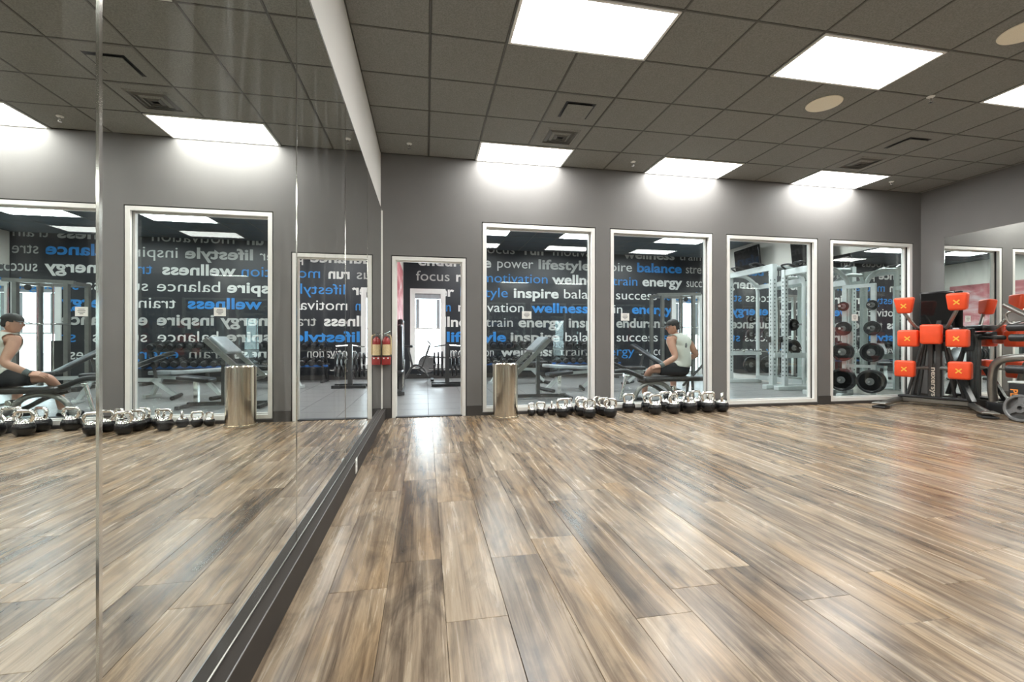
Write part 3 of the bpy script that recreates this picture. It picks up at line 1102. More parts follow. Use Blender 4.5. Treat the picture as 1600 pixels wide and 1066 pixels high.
pad(.275, .33, 1.545, .25, .24, .13, .35, .12)
pad(-.315, .33, 1.565, .24, .245, .13, .20, .12)
pad(.235, .30, 1.04, .245, .255, .16)
pad(-.31, .30, 1.04, .24, .255, .16)
pad(-.035, .34, 1.10, .235, .29, .17, mark=False)
pad(.275, .30, .575, .24, .25, .15)
pad(-.335, .30, .58, .245, .255, .15)
for sy in (1, -1):
    obj('arm', MB().tube(fillet([(.06, sy * .08, 1.20), (.16, sy * .17, 1.19), (.30, sy * .30, 1.45), (.29, sy * .30, 1.55)], .08), .024, 10), M_GUN, t)
    obj('arm', MB().tube([(0, sy * .07, 1.06), (.24, sy * .24, 1.05)], .034, 10), M_BLACK, t)
    obj('arm', MB().tube([(0, sy * .07, .59), (.10, sy * .17, .58), (.24, sy * .28, .58)], [.034, .020, .018], 10), M_GUN, t)
obj('arm', MB().tube([(0, 0, 1.10), (.26, 0, 1.105)], .04, 10), M_BLACK, t)

# ------------------------------------------------------------------ right edge: roller machine, black plyo box, leaning plate
t = thing('roller_machine', 'grey tube exercise machine with black foam rollers at the right edge', 'exercise machine', (7.72, 4.45, 0))
obj('frame_tube', MB().tube(fillet([(.08, .46, .15), (.04, .46, .40), (.0, .40, .75), (.0, .02, .80), (.0, -.60, .81)], .22, 7), .050, 14), M_GUN, t)
obj('base_rail', MB().rbox((.10, -.06, .075), (.16, 1.16, .15), .015), M_BLACK, t)
obj('base_rail', MB().rbox((.10, .45, .155), (.12, .12, .012), .004), M_GUN, t)
obj('upright', MB().bar((.07, -.30, .14), (.07, -.30, 1.60), .08, .10), M_GUN, t)
for z, y0, rl in ((1.18, .13, .050), (1.045, .11, .048), (.635, .14, .055)):
    rb = obj('foam_roller', MB().lathe([(0, 0), (rl * .8, 0), (rl, .012), (rl, .42), (rl * .8, .432), (0, .432)], (-.20, y0, z), 18, rotx(PI / 2)), M_BLACK, t)
    obj('axle', MB().cyl((-.20, y0 - .40, z), (-.20, y0 - .56, z), .014, 8).bar((-.20, -.30, z), (.05, -.30, z), .03, .03), M_CHROME, rb)
obj('handle_bar', MB().tube([(-.20, .17, 1.485), (-.20, -.30, 1.16)], .034, 12), M_GUN, t)
obj('bracket', MB().tube(fillet([(-.17, .05, 1.42), (-.16, .19, 1.36), (-.16, .13, 1.22), (-.14, -.10, 1.30)], .05), .014, 8)
    .box(-.165, -.155, -.02, .15, 1.26, 1.38), M_GUN, t)
obj('handle_bar', MB().tube([(-.12, .02, 1.41), (-.12, -.45, 1.43)], .014, 8), M_CHROME, t)

t = thing('plyo_box', 'black jump box with pale top and orange side lettering at right edge', 'plyo box', (7.505, 4.04, 0), 0)
obj('body', MB().rbox((0, 0, .235), (.43, .80, .47), .012), M_BLACK, t)
obj('top_board', MB().rbox((0, 0, .482), (.44, .81, .022), .006), M_PALETUBE, t)
text('lettering', 'PLYO', M_ORANGEINK, t, (-.2162, .375, .40), Matrix(((0, 0, -1), (0, -1, 0), (-1, 0, 0))).to_euler(), .105, .002, .24, .001)
t = thing('resistance_loop', 'small yellow loop lying on top of the black jump box', 'exercise band', (7.46, 4.225, .4955))
obj('band', MB().torus((0, 0, .014), .06, .014, 'z', 28, 8), M_YELLOW, t)
obj('tag', MB().rbox((0, -.06, .014), (.03, .034, .03), .004), M_BLACK, t)

PL_CACHE = {}


def plate_parts(r, w, spokes=True):
    """weight plate in local space, axis along x"""
    key = (round(r, 3), w, spokes)
    if key in PL_CACHE:
        return PL_CACHE[key]
    Ry = roty(PI / 2)
    hub = .17 * r / .225 + .02
    rim = MB().lathe([(r * .80, -w * .35), (r * .84, -w / 2), (r * .96, -w / 2), (r, -w * .3), (r, w * .3), (r * .96, w / 2), (r * .84, w / 2), (r * .80, w * .35), (r * .80, -w * .35)], (0, 0, 0), 36, Ry)
    web = MB()
    if spokes:
        for k in range(3):
            a = PI / 2 + k * 2 * PI / 3
            d = Vector((0, math.cos(a), math.sin(a)))
            web.bar(d * (.22 * r), d * (.83 * r), w * .55, r * .34)
    else:
        web.lathe([(.2 * r, -w * .28), (.81 * r, -w * .28), (.81 * r, w * .28), (.2 * r, w * .28)], (0, 0, 0), 36, Ry)
    hb = MB().lathe([(.026, -w * .5), (.062 if r > .15 else .045, -w * .5), (.062 if r > .15 else .045, w * .5), (.026, w * .5), (.026, -w * .5)], (0, 0, 0), 24, Ry)
    out = []
    for nm, m, mt in (('rim', rim, M_BLACK), ('web', web, M_BLACK), ('hub', hb, M_CAST)):
        me = m.mesh(nm)
        me.materials.append(mt)
        for p in me.polygons:
            p.use_smooth = True
        me.set_sharp_from_angle(angle=math.radians(35))
        out.append((nm, me, mt))
    PL_CACHE[key] = out
    return out


def plate(label, loc, r, w=.04, rz=0.0, tilt=0.0, group=None, spokes=True, grey=False):
    t = thing('weight_plate', label, 'weight plate', loc, rz, group)
    t.rotation_euler = (0, tilt, rz)
    for nm, me, mt in plate_parts(r, w, spokes):
        obj(nm, me, mt, t)
    return t


pt = plate('grey spoked grip plate leaning against the black jump box', (7.215, 4.27, .174), .170, .045, PI, -.14)
for ch in pt.children:
    if ch.name.startswith(('rim', 'web')):
        ch.data = ch.data.copy()
        ch.data.materials.clear()
        ch.data.materials.append(M_CAST)

# ------------------------------------------------------------------ gym: mural, screens
t = tag(obj('wall_mural', MB().box(XL, XL + .012, 6.9, 11.6, .95, 2.72), M_MURAL, None, False), 'red and pink printed mural panel on the cream gym wall by the door', 'mural')


def tv(label, loc, w, h, rz, tilt):
    t = thing('wall_screen', label, 'television', loc, 0, 'gym wall screens')
    R = rotz(rz) @ roty(tilt)
    obj('bezel', MB().rbox((0, 0, 0), (.05, w, h), .008, R), M_BLACKGLOSS, t)
    obj('display_glass', MB().cbox(R @ Vector((-.0258, 0, .004)), (.001, w - .03, h - .035), R), M_SCREEN, t, False)
    obj('wall_arm', MB().tube([R @ Vector((.02, 0, 0)), (XR - loc[0] - .03, -.06, 0)], .022, 8).rbox((XR - loc[0] - .02, -.06, 0), (.03, .12, .26), .006), M_BLACK, t)


tv('black television high on the cream gym wall, seen through third window', (7.80, 9.82, 3.0), .98, .56, -.10, -.10)
tv('black television on the cream gym wall between third and fourth windows', (7.80, 7.98, 2.93), .98, .56, -.05, -.10)


# ------------------------------------------------------------------ gym: dumbbell racks and dumbbells
def dumbbell_rack(x0, x1, label):
    t = thing('dumbbell_rack', label, 'dumbbell rack', ((x0 + x1) / 2, 11.45, 0), 0, 'dumbbell racks under the word wall')
    h = (x1 - x0) / 2
    for z, y, nm in ((.415, -.12, 'shelf'), (.785, .10, 'shelf')):
        s = MB()
        s.bar((-h, y - .09, z - .03), (h, y - .09, z - .03), .05, .04).bar((-h, y + .09, z + .02), (h, y + .09, z + .02), .05, .04)
        obj(nm, s, M_DARKTUBE, t)
    for sx in (-h + .12, h - .12):
        obj('end_frame', MB().bar((sx, .30, 0), (sx, .02, .84), .06, .07).bar((sx, -.32, .03), (sx, .34, .03), .06, .06).bar((sx, -.26, .38), (sx, .16, .46), .05, .05), M_DARKTUBE, t)
    obj('weight_strip', MB().rbox((0, -.235, .40), (2 * h, .012, .05), .003), M_BLUESTEEL, t)


dumbbell_rack(1.15, 3.05, 'long dark two tier dumbbell rack under the word wall, door side')
dumbbell_rack(3.20, 5.10, 'long dark two tier dumbbell rack under the word wall, mirror side')
db = thing('dumbbell', '', 'dumbbell')
obj('grip', MB().tube([(0, -.075, 0), (0, -.03, 0), (0, .03, 0), (0, .075, 0)], [.015, .018, .018, .015], 10), M_CHROME, db)
for sy in (-1, 1):
    obj('head', MB().lathe([(0, -.07), (.062, -.07), (.074, -.055), (.074, .04), (.055, .05), (0, .05)], (0, sy * .125, 0), 16, rotx(sy * PI / 2)), M_BLACK, db)
first = True
ordn = ['first', 'second', 'third', 'fourth', 'fifth', 'sixth', 'seventh', 'eighth', 'ninth']
for ri, (x0, x1) in enumerate(((1.15, 3.05), (3.20, 5.10))):
    for tier, (z, y) in enumerate(((.505, 11.33), (.885, 11.55))):
        for q in range(9):
            lab = 'black round dumbbell, %s from the left on the %s tier of the %s rack' % (ordn[q], ('lower', 'upper')[tier], ('door side', 'mirror side')[ri])
            loc = (x0 + .17 + q * (x1 - x0 - .34) / 8, y, z)
            sc = .86 + .022 * q + .06 * (1 - tier)
            grp = 'dumbbells on the rack tiers'
            if first:
                db['label'], db['group'] = lab, grp
                db.location, db.rotation_euler, db.scale = loc, (.22, 0, 0), (sc,) * 3
                first = False
            else:
                o = dup(db, lab, loc, 0, sc)
                o.rotation_euler = (.22, 0, 0)


# ------------------------------------------------------------------ gym: benches
def bench(label, loc, rz, back, m=M_PAD):
    t = thing('workout_bench', label, 'bench', loc, rz, 'adjustable benches')
    obj('seat', MB().rbox((-.42, 0, .445), (.40, .29, .065), .022), m, t)
    a = math.radians(back)
    R = roty(-a)
    obj('backrest', MB().rbox(Vector((-.20, 0, .445)) + R @ Vector((.43, 0, 0)), (.86, .29, .065), .022, R), m, t)
    obj('rail', MB().bar((-.60, 0, .37), (.42, 0, .33), .06, .06), M_PALETUBE, t)
    obj('leg', MB().bar((-.48, 0, .38), (-.66, 0, .05), .06, .06).bar((-.66, -.16, .035), (-.66, .16, .035), .06, .06), M_PALETUBE, t)
    obj('leg', MB().bar((.30, 0, .34), (.62, 0, .05), .06, .06), M_PALETUBE, t)
    obj('foot_bar', MB().tube([(.64, -.30, .035), (.64, .30, .035)], .034, 12), M_BLACK, t)
    top = Vector((-.20, 0, .41)) + R @ Vector((.55, 0, 0))
    obj('prop', MB().bar(top, (.36, 0, .33), .04, .04), M_DARKTUBE, t)


bench('pale grey flat bench in the gym behind the preacher bench', (2.95, 8.75, 0), PI + .25, 4, M_GREYPAD)
bench('black bench with raised back in the gym, left of the seated man', (3.75, 8.6, 0), 2.9, 24)
bench('black bench with raised back farther off beside the cable machine', (5.0, 9.2, 0), 2.3, 32)
bench('black flat bench deep in the gym before the dumbbell racks', (2.1, 10.1, 0), .15, 3)

t = thing('preacher_bench', 'preacher curl bench with slanted grey arm pad behind the steel bin', 'bench', (1.92, 7.55, 0), .02)
obj('base_rail', MB().bar((-.62, 0, .05), (.48, 0, .05), .06, .06), M_DARKTUBE, t)
obj('foot_bar', MB().bar((.48, -.30, .03), (.48, .30, .03), .06, .05), M_BLACK, t)
obj('foot_bar', MB().bar((-.62, -.36, .03), (-.62, .36, .03), .06, .05), M_BLACK, t)
obj('seat_post', MB().bar((.36, 0, .05), (.36, 0, .40), .06, .06), M_CHROME, t)
obj('seat', MB().rbox((.36, 0, .43), (.44, .30, .065), .025, roty(-.12)), M_PAD, t)
obj('arm_post', MB().bar((-.02, 0, .05), (-.02, 0, .72), .06, .06), M_DARKTUBE, t)
for sy in (-.28, .28):
    obj('side_rail', MB().bar((-.50, sy, .42), (.12, sy, 1.03), .05, .07), M_GUN, t)
obj('arm_pad', MB().rbox((-.04, 0, .94), (.34, .50, .06), .022, roty(-.775)), M_GREYPAD, t)
obj('cross_bar', MB().bar((-.48, -.28, .43), (-.48, .28, .43), .05, .05).bar((-.02, -.28, .86), (-.02, .28, .86), .05, .05), M_GUN, t)
obj('bar_rest', MB().tube(fillet([(-.48, -.30, .46), (-.56, -.30, .44), (-.58, -.30, .54)], .03), .016, 8).tube(fillet([(-.48, .30, .46), (-.56, .30, .44), (-.58, .30, .54)], .03), .016, 8), M_CHROME, t)

# machine the man sits on: long flat pad, arched tube frame
t = thing('incline_bench', 'black padded incline bench with arched tube frame behind the second window', 'bench', (3.6, 6.52, 0))
obj('seat_pad', MB().rbox((.30, 0, .405), (1.20, .30, .075), .028), M_PAD, t)
obj('leg_rest', MB().tube(fillet([(-.75, -.02, .53), (-.55, -.02, .545), (-.30, -.02, .43), (-.10, -.02, .39)], .18), [.03, .034, .034, .034, .034, .034, .034, .034, .034, .034, .034, .034, .03, .03][:14], 12), M_PAD, t)
obj('front_leg', MB().tube([(-.58, -.06, .47), (-.67, -.06, .10)], .024, 10).tube([(-.52, -.02, .46), (-.60, -.02, .47)], .03, 10), M_CHROME, t)
obj('arch_tube', MB().tube(fillet([(-.46, -.05, .06), (-.36, -.05, .28), (-.18, -.05, .36), (.06, -.05, .34), (.28, -.05, .10)], .14), .034, 12), M_GUN, t)
obj('arch_tube', MB().tube(fillet([(-.30, .10, .38), (-.05, .10, .30), (.20, .10, .14), (.62, .10, .12)], .12), .030, 12), M_DARKTUBE, t)
obj('base_rail', MB().bar((-.70, -.03, .045), (.95, -.03, .045), .07, .06), M_DARKTUBE, t)
obj('foot_bar', MB().bar((-.70, -.26, .03), (-.70, .22, .03), .06, .05), M_BLACK, t)
obj('foot_bar', MB().bar((.95, -.24, .03), (.95, .24, .03), .06, .05), M_BLACK, t)
obj('diagonal_handle', MB().tube([(.36, -.10, .30), (.74, -.10, .65)], .019, 10), M_DARKTUBE, t)
obj('rear_leg', MB().tube([(.48, -.06, .42), (.44, -.06, .06)], .022, 10), M_DARKTUBE, t)
obj('rear_leg', MB().tube([(.62, .06, .42), (.64, .06, .06)], .022, 10), M_DARKTUBE, t)
obj('adjuster', MB().tube([(.05, -.06, .30), (.34, -.06, .22)], .018, 8).tube([(.20, -.10, .26), (.20, -.02, .26)], .034, 10), M_CHROME, t)

# ------------------------------------------------------------------ weight plate stand seen through the doorway
t = thing('plate_stand', 'dark upright plate stand in the gym framed by the doorway', 'plate stand', (.46, 10.0, 0))
obj('post', MB().bar((0, 0, .05), (0, 0, .92), .09, .09), M_DARKTUBE, t)
obj('foot_bar', MB().bar((-.34, -.16, .035), (.34, -.16, .035), .09, .06), M_BLACK, t)
obj('foot_bar', MB().bar((-.34, .20, .035), (.34, .20, .035), .09, .06), M_BLACK, t)
obj('base_rail', MB().bar((0, -.16, .04), (0, .20, .04), .08, .06), M_BLACK, t)
obj('top_bar', MB().tube([(-.30, 0, .86), (-.02, 0, .90), (.28, 0, .88)], .016, 8), M_CHROME, t)
for sx in (-1, 1):
    for z in (.62, .36):
        obj('peg', MB().tube([(0, 0, z), (sx * .40, 0, z + .02)], .02, 8), M_CHROME, t)
k = 0
for sx, side in ((-1, 'left'), (1, 'right')):
    for zi, z in enumerate((.36, .62)):
        for q in range(3):
            plate('small dark plate, %s from the post on the %s %s peg of the doorway stand' % (ordn[q], ('lower', 'upper')[zi], side),
                  (.46 + sx * (.11 + q * .085), 10.0, z - .006), .15 - .012 * q, .04, 0, 0, 'plates on the doorway stand', False)

t = thing('exercise_bike', 'dark stationary bike with big flywheel below the bright gym window', 'exercise bike', (-.19, 11.30, 0))
obj('flywheel', MB().lathe([(0, -.02), (.19, -.02), (.215, -.03), (.215, .03), (.19, .02), (0, .02)], (.22, 0, .42), 32, rotx(PI / 2)), M_CAST, t)
obj('frame_tube', MB().tube(fillet([(-.32, 0, .06), (-.12, 0, .40), (.10, 0, .36), (.24, 0, .10)], .1), .03, 10).tube([(.10, 0, .36), (.28, 0, .88)], .026, 10).tube([(-.14, 0, .38), (-.24, 0, .82)], .026, 10), M_DARKTUBE, t)
obj('saddle', MB().rbox((-.25, 0, .85), (.26, .17, .06), .028), M_PAD, t)
obj('handlebar', MB().tube(fillet([(.22, -.22, 1.0), (.30, -.20, .90), (.30, .20, .90), (.22, .22, 1.0)], .06), .016, 8), M_BLACK, t)
obj('foot_bar', MB().bar((-.36, -.26, .03), (-.36, .26, .03), .07, .05), M_BLACK, t)
obj('foot_bar', MB().bar((.34, -.26, .03), (.34, .26, .03), .07, .05), M_BLACK, t)
obj('crank', MB().tube([(0, -.12, .24), (0, .12, .24)], .02, 8).rbox((.02, -.16, .16), (.1, .09, .025), .006).rbox((-.02, .16, .32), (.1, .09, .025), .006).tube([(0, 0, .24), (.10, 0, .36)], .03, 8), M_BLACK, t)

t = thing('leg_press', 'tall black padded machine just inside the doorway on the left', 'exercise machine', (-.485, 9.2, 0))
obj('shroud', MB().rbox((-.02, .35, .72), (.10, .55, 1.42), .03), M_BLACK, t)
obj('backrest', MB().rbox((.0, -.35, .82), (.09, .42, .98), .035, rotx(.10)), M_PAD, t)
obj('seat', MB().rbox((.01, -.55, .40), (.12, .50, .09), .035), M_PAD, t)
obj('frame', MB().bar((.02, -.80, .04), (.02, .62, .04), .07, .07).bar((.02, -.60, .04), (.0, -.35, .62), .06, .06).bar((-.06, -.80, .04), (.10, -.80, .04), .06, .06), M_DARKTUBE, t)
obj('guide_rod', MB().tube([(.045, -.10, .06), (.045, -.04, 1.36)], .012, 8), M_CHROME, t)
obj('weight_stack', MB().rbox((.02, .35, .35), (.06, .30, .5), .006), M_CAST, t)

# ------------------------------------------------------------------ cable machine before the right hand gym window
t = thing('cable_machine', 'silver and black cable crossover frame in front of the gym window', 'cable machine', (6.15, 10.2, 0))
for sx, sy in ((-.42, 0), (.42, 0), (-.42, .55), (.42, .55)):
    obj('upright', MB().bar((sx, sy, 0.04), (sx, sy, 2.16), .075, .075), M_GUN, t)
obj('top_frame', MB().bar((-.55, 0, 2.13), (.62, 0, 2.16), .07, .07).bar((-.42, .55, 2.13), (.42, .55, 2.13), .07, .07).bar((-.42, 0, 2.13), (-.42, .55, 2.13), .07, .07).bar((.42, 0, 2.13), (.42, .55, 2.13), .07, .07), M_GUN, t)
obj('base_frame', MB().bar((-.62, 0, .04), (.62, 0, .04), .08, .07).bar((-.42, -.2, .04), (-.42, .7, .04), .08, .07).bar((.42, -.2, .04), (.42, .7, .04), .08, .07), M_DARKTUBE, t)
for sx in (-.12, .14, .62):
    obj('guide_rod', MB().tube([(sx, .1, .08), (sx, .1, 2.1)], .014, 8), M_CHROME, t)
obj('weight_stack', MB().rbox((.0, .45, .55), (.22, .16, .9), .01), M_BLACK, t)
obj('bar_handle', MB().tube([(-.5, -.04, 1.32), (.55, -.04, 1.32)], .015, 8), M_CHROME, t)
obj('pulley', MB().lathe([(.02, -.012), (.055, -.014), (.045, 0), (.055, .014), (.02, .012)], (.20, -.03, 2.02), 20, rotx(PI / 2)), M_BLACK, t)


# ------------------------------------------------------------------ power racks
PEGS = {.34: (1.52, 1.15, .40), .36: (1.34, .84)}


def power_rack(label, loc, y0, y1, hgt, xf, xr, w, pegs=False):
    t = thing('power_rack', label, 'power rack', loc, 0, 'pale grey power racks')
    for y in (y0, y1):
        u = obj('upright', MB().bar((xf, y, .03), (xf, y, hgt), w, w), M_PALETUBE, t)
        hm = MB()
        for q in range(26):
            z = .30 + q * .078
            hm.cbox((xf - w / 2 - .0004, y, z), (.0016, .022, .030)).cbox((xf, y - w / 2 - .0004, z), (.022, .0016, .030))
        h_ = obj('adjustment_hole', hm, M_GASKET, u, False)
        h_['kind'] = 'stuff'
        obj('upright', MB().tube(fillet([(xr, y, .03), (xr, y, hgt - .30), (xr - .30, y, hgt - .06), (xf, y, hgt - .06)], .16), .040, 12), M_PALETUBE, t)
        obj('foot', MB().rbox((xf + .30, y, .045), (1.0, .13, .09), .012), M_PALETUBE, t)
        obj('spotter_arm', MB().bar((xf - .05, y - .09, .70), (xr, y - .09, .70), .05, .09), M_PALETUBE, t)
        obj('bar_hook', MB().rbox((xf - .09, y, 1.02), (.06, .05, .12), .01), M_BLACK, t)
    obj('cross_beam', MB().bar((xf, y0, hgt - .06), (xf, y1, hgt - .06), .07, .12), M_PALETUBE, t)
    obj('cross_beam', MB().bar((xr - .02, y0, .12), (xr - .02, y1, .12), .07, .10), M_PALETUBE, t)
    obj('cross_beam', MB().bar((xr - .02, y0, hgt - .32), (xr - .02, y1, hgt - .32), .07, .10), M_PALETUBE, t)
    for y, d in ((y0, .36), (y1, .34)):
        for z in PEGS.get(d, ()) if pegs else ():
            obj('peg', MB().cyl((xr, y, z), (xr, y + d, z), .02, 10), M_CHROME, t)
    for q in (.28, .72):
        y = y0 + (y1 - y0) * q
        obj('chin_up_handle', MB().tube(fillet([(xf, y - .16, hgt), (xf - .18, y - .10, hgt + .07), (xf - .18, y + .10, hgt + .07), (xf, y + .16, hgt)], .05), .018, 8), M_BLACK, t)
    return t


power_rack('pale grey power rack with chin up handles behind the third window', (0, 0, 0), 8.12, 9.46, 2.58, 7.05, 7.80, .105, True)
r2 = power_rack('pale grey power rack close behind the fourth window', (0, 0, 0), 7.14, 7.84, 2.42, 7.08, 7.84, .085)


def barbell(label, p, L):
    t = thing('barbell', label, 'barbell', p, 0, 'barbells on the racks')
    obj('shaft', MB().cyl((0, -L / 2, 0), (0, L / 2, 0), .0145, 12), M_CHROME, t)
    for s in (-1, 1):
        obj('sleeve', MB().lathe([(0, 0), (.036, 0), (.036, .02), (.024, .022), (.024, .30), (0, .30)], (0, s * (L / 2 - .01), 0), 16, rotx(-s * PI / 2)), M_CHROME, t)


barbell('chrome barbell resting on the spotter arms of the third window rack', (7.30, 8.75, .7605), 1.10)
# plates on posts
tp = thing('plate_tree', 'pale twin post plate tree holding four tiers of black plates, fourth window', 'plate tree', (7.55, 6.68, 0), .442)
for y in (-.21, .21):
    obj('post', MB().bar((0, y, .02), (0, y, 2.0), .07, .07), M_PALETUBE, tp)
    obj('foot', MB().rbox((-.02, y, .03), (.56, .09, .06), .01), M_PALETUBE, tp)
    for z in (1.62, 1.22, .80, .30):
        obj('peg', MB().cyl((-.03, y, z), (-.26, y, z), .022, 10), M_CHROME, tp)
obj('cross_beam', MB().bar((0, -.21, 1.97), (0, .21, 1.97), .06, .06).bar((0, -.21, .55), (0, .21, .55), .05, .05), M_PALETUBE, tp)
tiers = (('top', 1.62, .085, 1), ('second', 1.22, .125, 1), ('third', .80, .165, 2), ('bottom', .30, .200, 3))
for side, y in (('far', .21), ('near', -.21)):
    for nm, z, r, n in tiers:
        for q in range(n):
            plate('black plate on the %s tier, %s post of the plate tree%s' % (nm, side, '' if n == 1 else ', %s from the post' % ordn[q]),
                  (7.55 - (.07 + q * .052) * .904 - y * .428, 6.68 - (.07 + q * .052) * .428 + y * .904, z), r, .045, .442, 0, 'plates on the twin post tree', spokes=(r > .1))
# plates stored on the first rack
for nm, x, y, z, r in (('upper left', 7.80, 9.70, 1.52, .10), ('middle left', 7.80, 9.70, 1.15, .125), ('lower left', 7.80, 9.70, .40, .20),
                       ('upper right', 7.80, 8.40, 1.34, .13), ('middle right', 7.80, 8.40, .84, .18)):
    o = plate('black spoked plate stored on the %s peg of the third window rack' % nm, (x, y, z), r, .045, PI / 2, 0, 'plates on the third window rack')

# ------------------------------------------------------------------ the seated man
def skin_body(name, joints, edges, root, sub=2):
    me = bpy.data.meshes.new(name + '_base')
    keys = list(joints)
    idx = {k: i for i, k in enumerate(keys)}
    me.from_pydata([joints[k][0] for k in keys], [(idx[a], idx[b]) for a, b in edges], [])
    o = bpy.data.objects.new(name + '_base', me)
    COL.objects.link(o)
    md = o.modifiers.new('skin', 'SKIN')
    md.use_smooth_shade = True
    sv = me.skin_vertices[0].data
    for k in keys:
        r = joints[k][1]
        sv[idx[k]].radius = r if isinstance(r, tuple) else (r, r)
        sv[idx[k]].use_root = (k == root)
    sb = o.modifiers.new('sub', 'SUBSURF')
    sb.levels = sb.render_levels = sub
    dg = bpy.context.evaluated_depsgraph_get()
    ev = o.evaluated_get(dg)
    out = bpy.data.meshes.new_from_object(ev)
    bpy.data.objects.remove(o, do_unlink=True)
    out.name = name
    for p in out.polygons:
        p.use_smooth = True
    return out


J = {
    'pelvis': ((4.06, 6.545, .545), (.155, .12)), 'belly': ((4.045, 6.55, .70), (.145, .105)), 'chest': ((4.00, 6.565, .88), (.175, .115)),
    'upper': ((3.975, 6.575, .99), (.165, .105)), 'neck': ((3.945, 6.585, 1.085), .062), 'neck2': ((3.925, 6.592, 1.14), .058),
    'lsh': ((3.80, 6.53, 1.015), .075), 'lel': ((3.815, 6.385, .745), .050), 'lfore': ((3.71, 6.40, .685), .048), 'lwr': ((3.575, 6.43, .607), .033),
    'rsh': ((4.155, 6.61, .995), .074), 'rel': ((4.275, 6.53, .775), .050), 'rfore': ((4.21, 6.60, .735), .047), 'rwr': ((4.12, 6.74, .68), .033),
    'lhip': ((3.95, 6.51, .545), .105), 'lth': ((3.70, 6.515, .555), .088), 'lkn': ((3.475, 6.545, .55), .062), 'lsn': ((3.48, 6.70, .40), .058), 'lan': ((3.49, 6.79, .10), .040),
    'rhip': ((4.13, 6.63, .545), .105), 'rth': ((4.13, 6.80, .55), .086), 'rkn': ((4.13, 6.99, .545), .064), 'rsn': ((4.13, 7.0, .36), .058), 'ran': ((4.13, 6.97, .10), .040),
}
E_ = [('pelvis', 'belly'), ('belly', 'chest'), ('chest', 'upper'), ('upper', 'neck'), ('neck', 'neck2'),
      ('upper', 'lsh'), ('lsh', 'lel'), ('lel', 'lfore'), ('lfore', 'lwr'), ('upper', 'rsh'), ('rsh', 'rel'), ('rel', 'rfore'), ('rfore', 'rwr'),
      ('pelvis', 'lhip'), ('lhip', 'lth'), ('lth', 'lkn'), ('lkn', 'lsn'), ('lsn', 'lan'),
      ('pelvis', 'rhip'), ('rhip', 'rth'), ('rth', 'rkn'), ('rkn', 'rsn'), ('rsn', 'ran')]
body_me = skin_body('body', J, E_, 'pelvis', 3)
man = thing('person', 'seated man in white sleeveless shirt, dark cap and black shorts behind second window', 'person', (4.06, 6.545, .42))
off = Vector((-4.06, -6.545, -.42))


def seg_d(p, a, b):
    ab = b - a
    tt = max(0, min(1, (p - a).dot(ab) / ab.length_squared))
    return (p - (a + ab * tt)).length


def nearest(p):
    best, bk = 9, None
    for a, b in E_:
        ra = J[a][1] if not isinstance(J[a][1], tuple) else J[a][1][0]
        rb = J[b][1] if not isinstance(J[b][1], tuple) else J[b][1][0]
        d = seg_d(p, Vector(J[a][0]), Vector(J[b][0])) - (ra + rb) / 2
        if d < best:
            best, bk = d, (a, b)
    return bk


def shell(me, pred, thick, name, m):
    bm = bmesh.new()
    bm.from_mesh(me)
    bm.normal_update()
    bmesh.ops.delete(bm, geom=[f for f in bm.faces if not pred(f.calc_center_median())], context='FACES')
    for _ in range(6):
        bv = [v for v in bm.verts if v.is_boundary]
        new = {}
        for v in bv:
            nb = [e.other_vert(v).co for e in v.link_edges if e.is_boundary]
            if len(nb) == 2:
                new[v] = v.co * .4 + (nb[0] + nb[1]) * .3
        for v, c in new.items():
            v.co = c
    for v in bm.verts:
        v.co += v.normal * thick + off
    out = bpy.data.meshes.new(name)
    bm.to_mesh(out)
    bm.free()
    for p in out.polygons:
        p.use_smooth = True
    o = obj(name, out, m, man)
    md = o.modifiers.new('cloth', 'SOLIDIFY')
    md.thickness = .006
    md.offset = 1.0
    return o


TORSO = {('pelvis', 'belly'), ('belly', 'chest'), ('chest', 'upper')}
SH = {('upper', 'lsh'), ('upper', 'rsh'), ('upper', 'neck')}
LEGS = {('pelvis', 'lhip'), ('pelvis', 'rhip'), ('lhip', 'lth'), ('rhip', 'rth')}


HIPS = {('pelvis', 'lhip'), ('pelvis', 'rhip')}


def is_shirt(c):
    k = nearest(c)
    if k in TORSO or k in HIPS:
        return c.z > .592
    if k in SH:
        if k == ('upper', 'neck'):
            return c.z < 1.075
        s = Vector(J[k[1]][0])
        return (c - Vector(J['upper'][0])).length < (s - Vector(J['upper'][0])).length * .93
    return False


def is_shorts(c):
    k = nearest(c)
    if k in LEGS:
        return True
    if k in TORSO:
        return c.z <= .66
    if k == ('lth', 'lkn'):
        return c.x > 3.60
    if k == ('rth', 'rkn'):
        return c.y < 6.90
    return False


shell(body_me, is_shirt, .021, 'tank_top', M_SHIRT)
shell(body_me, is_shorts, .011, 'shorts', M_SHORTS)
body_me_w = body_me.copy()
for v in body_me.vertices:
    v.co += off
obj('body', body_me, M_SKIN, man)

# head: facing left in the photo (-x), a little down
hc = Vector((3.895, 6.605, 1.222))
face = Vector((-.93, .33, -.12)).normalized()
side = Vector((0, 0, 1)).cross(face).normalized()
upv = face.cross(side)


def hp_(f, s, u):
    return hc + face * f + side * s + upv * u + off


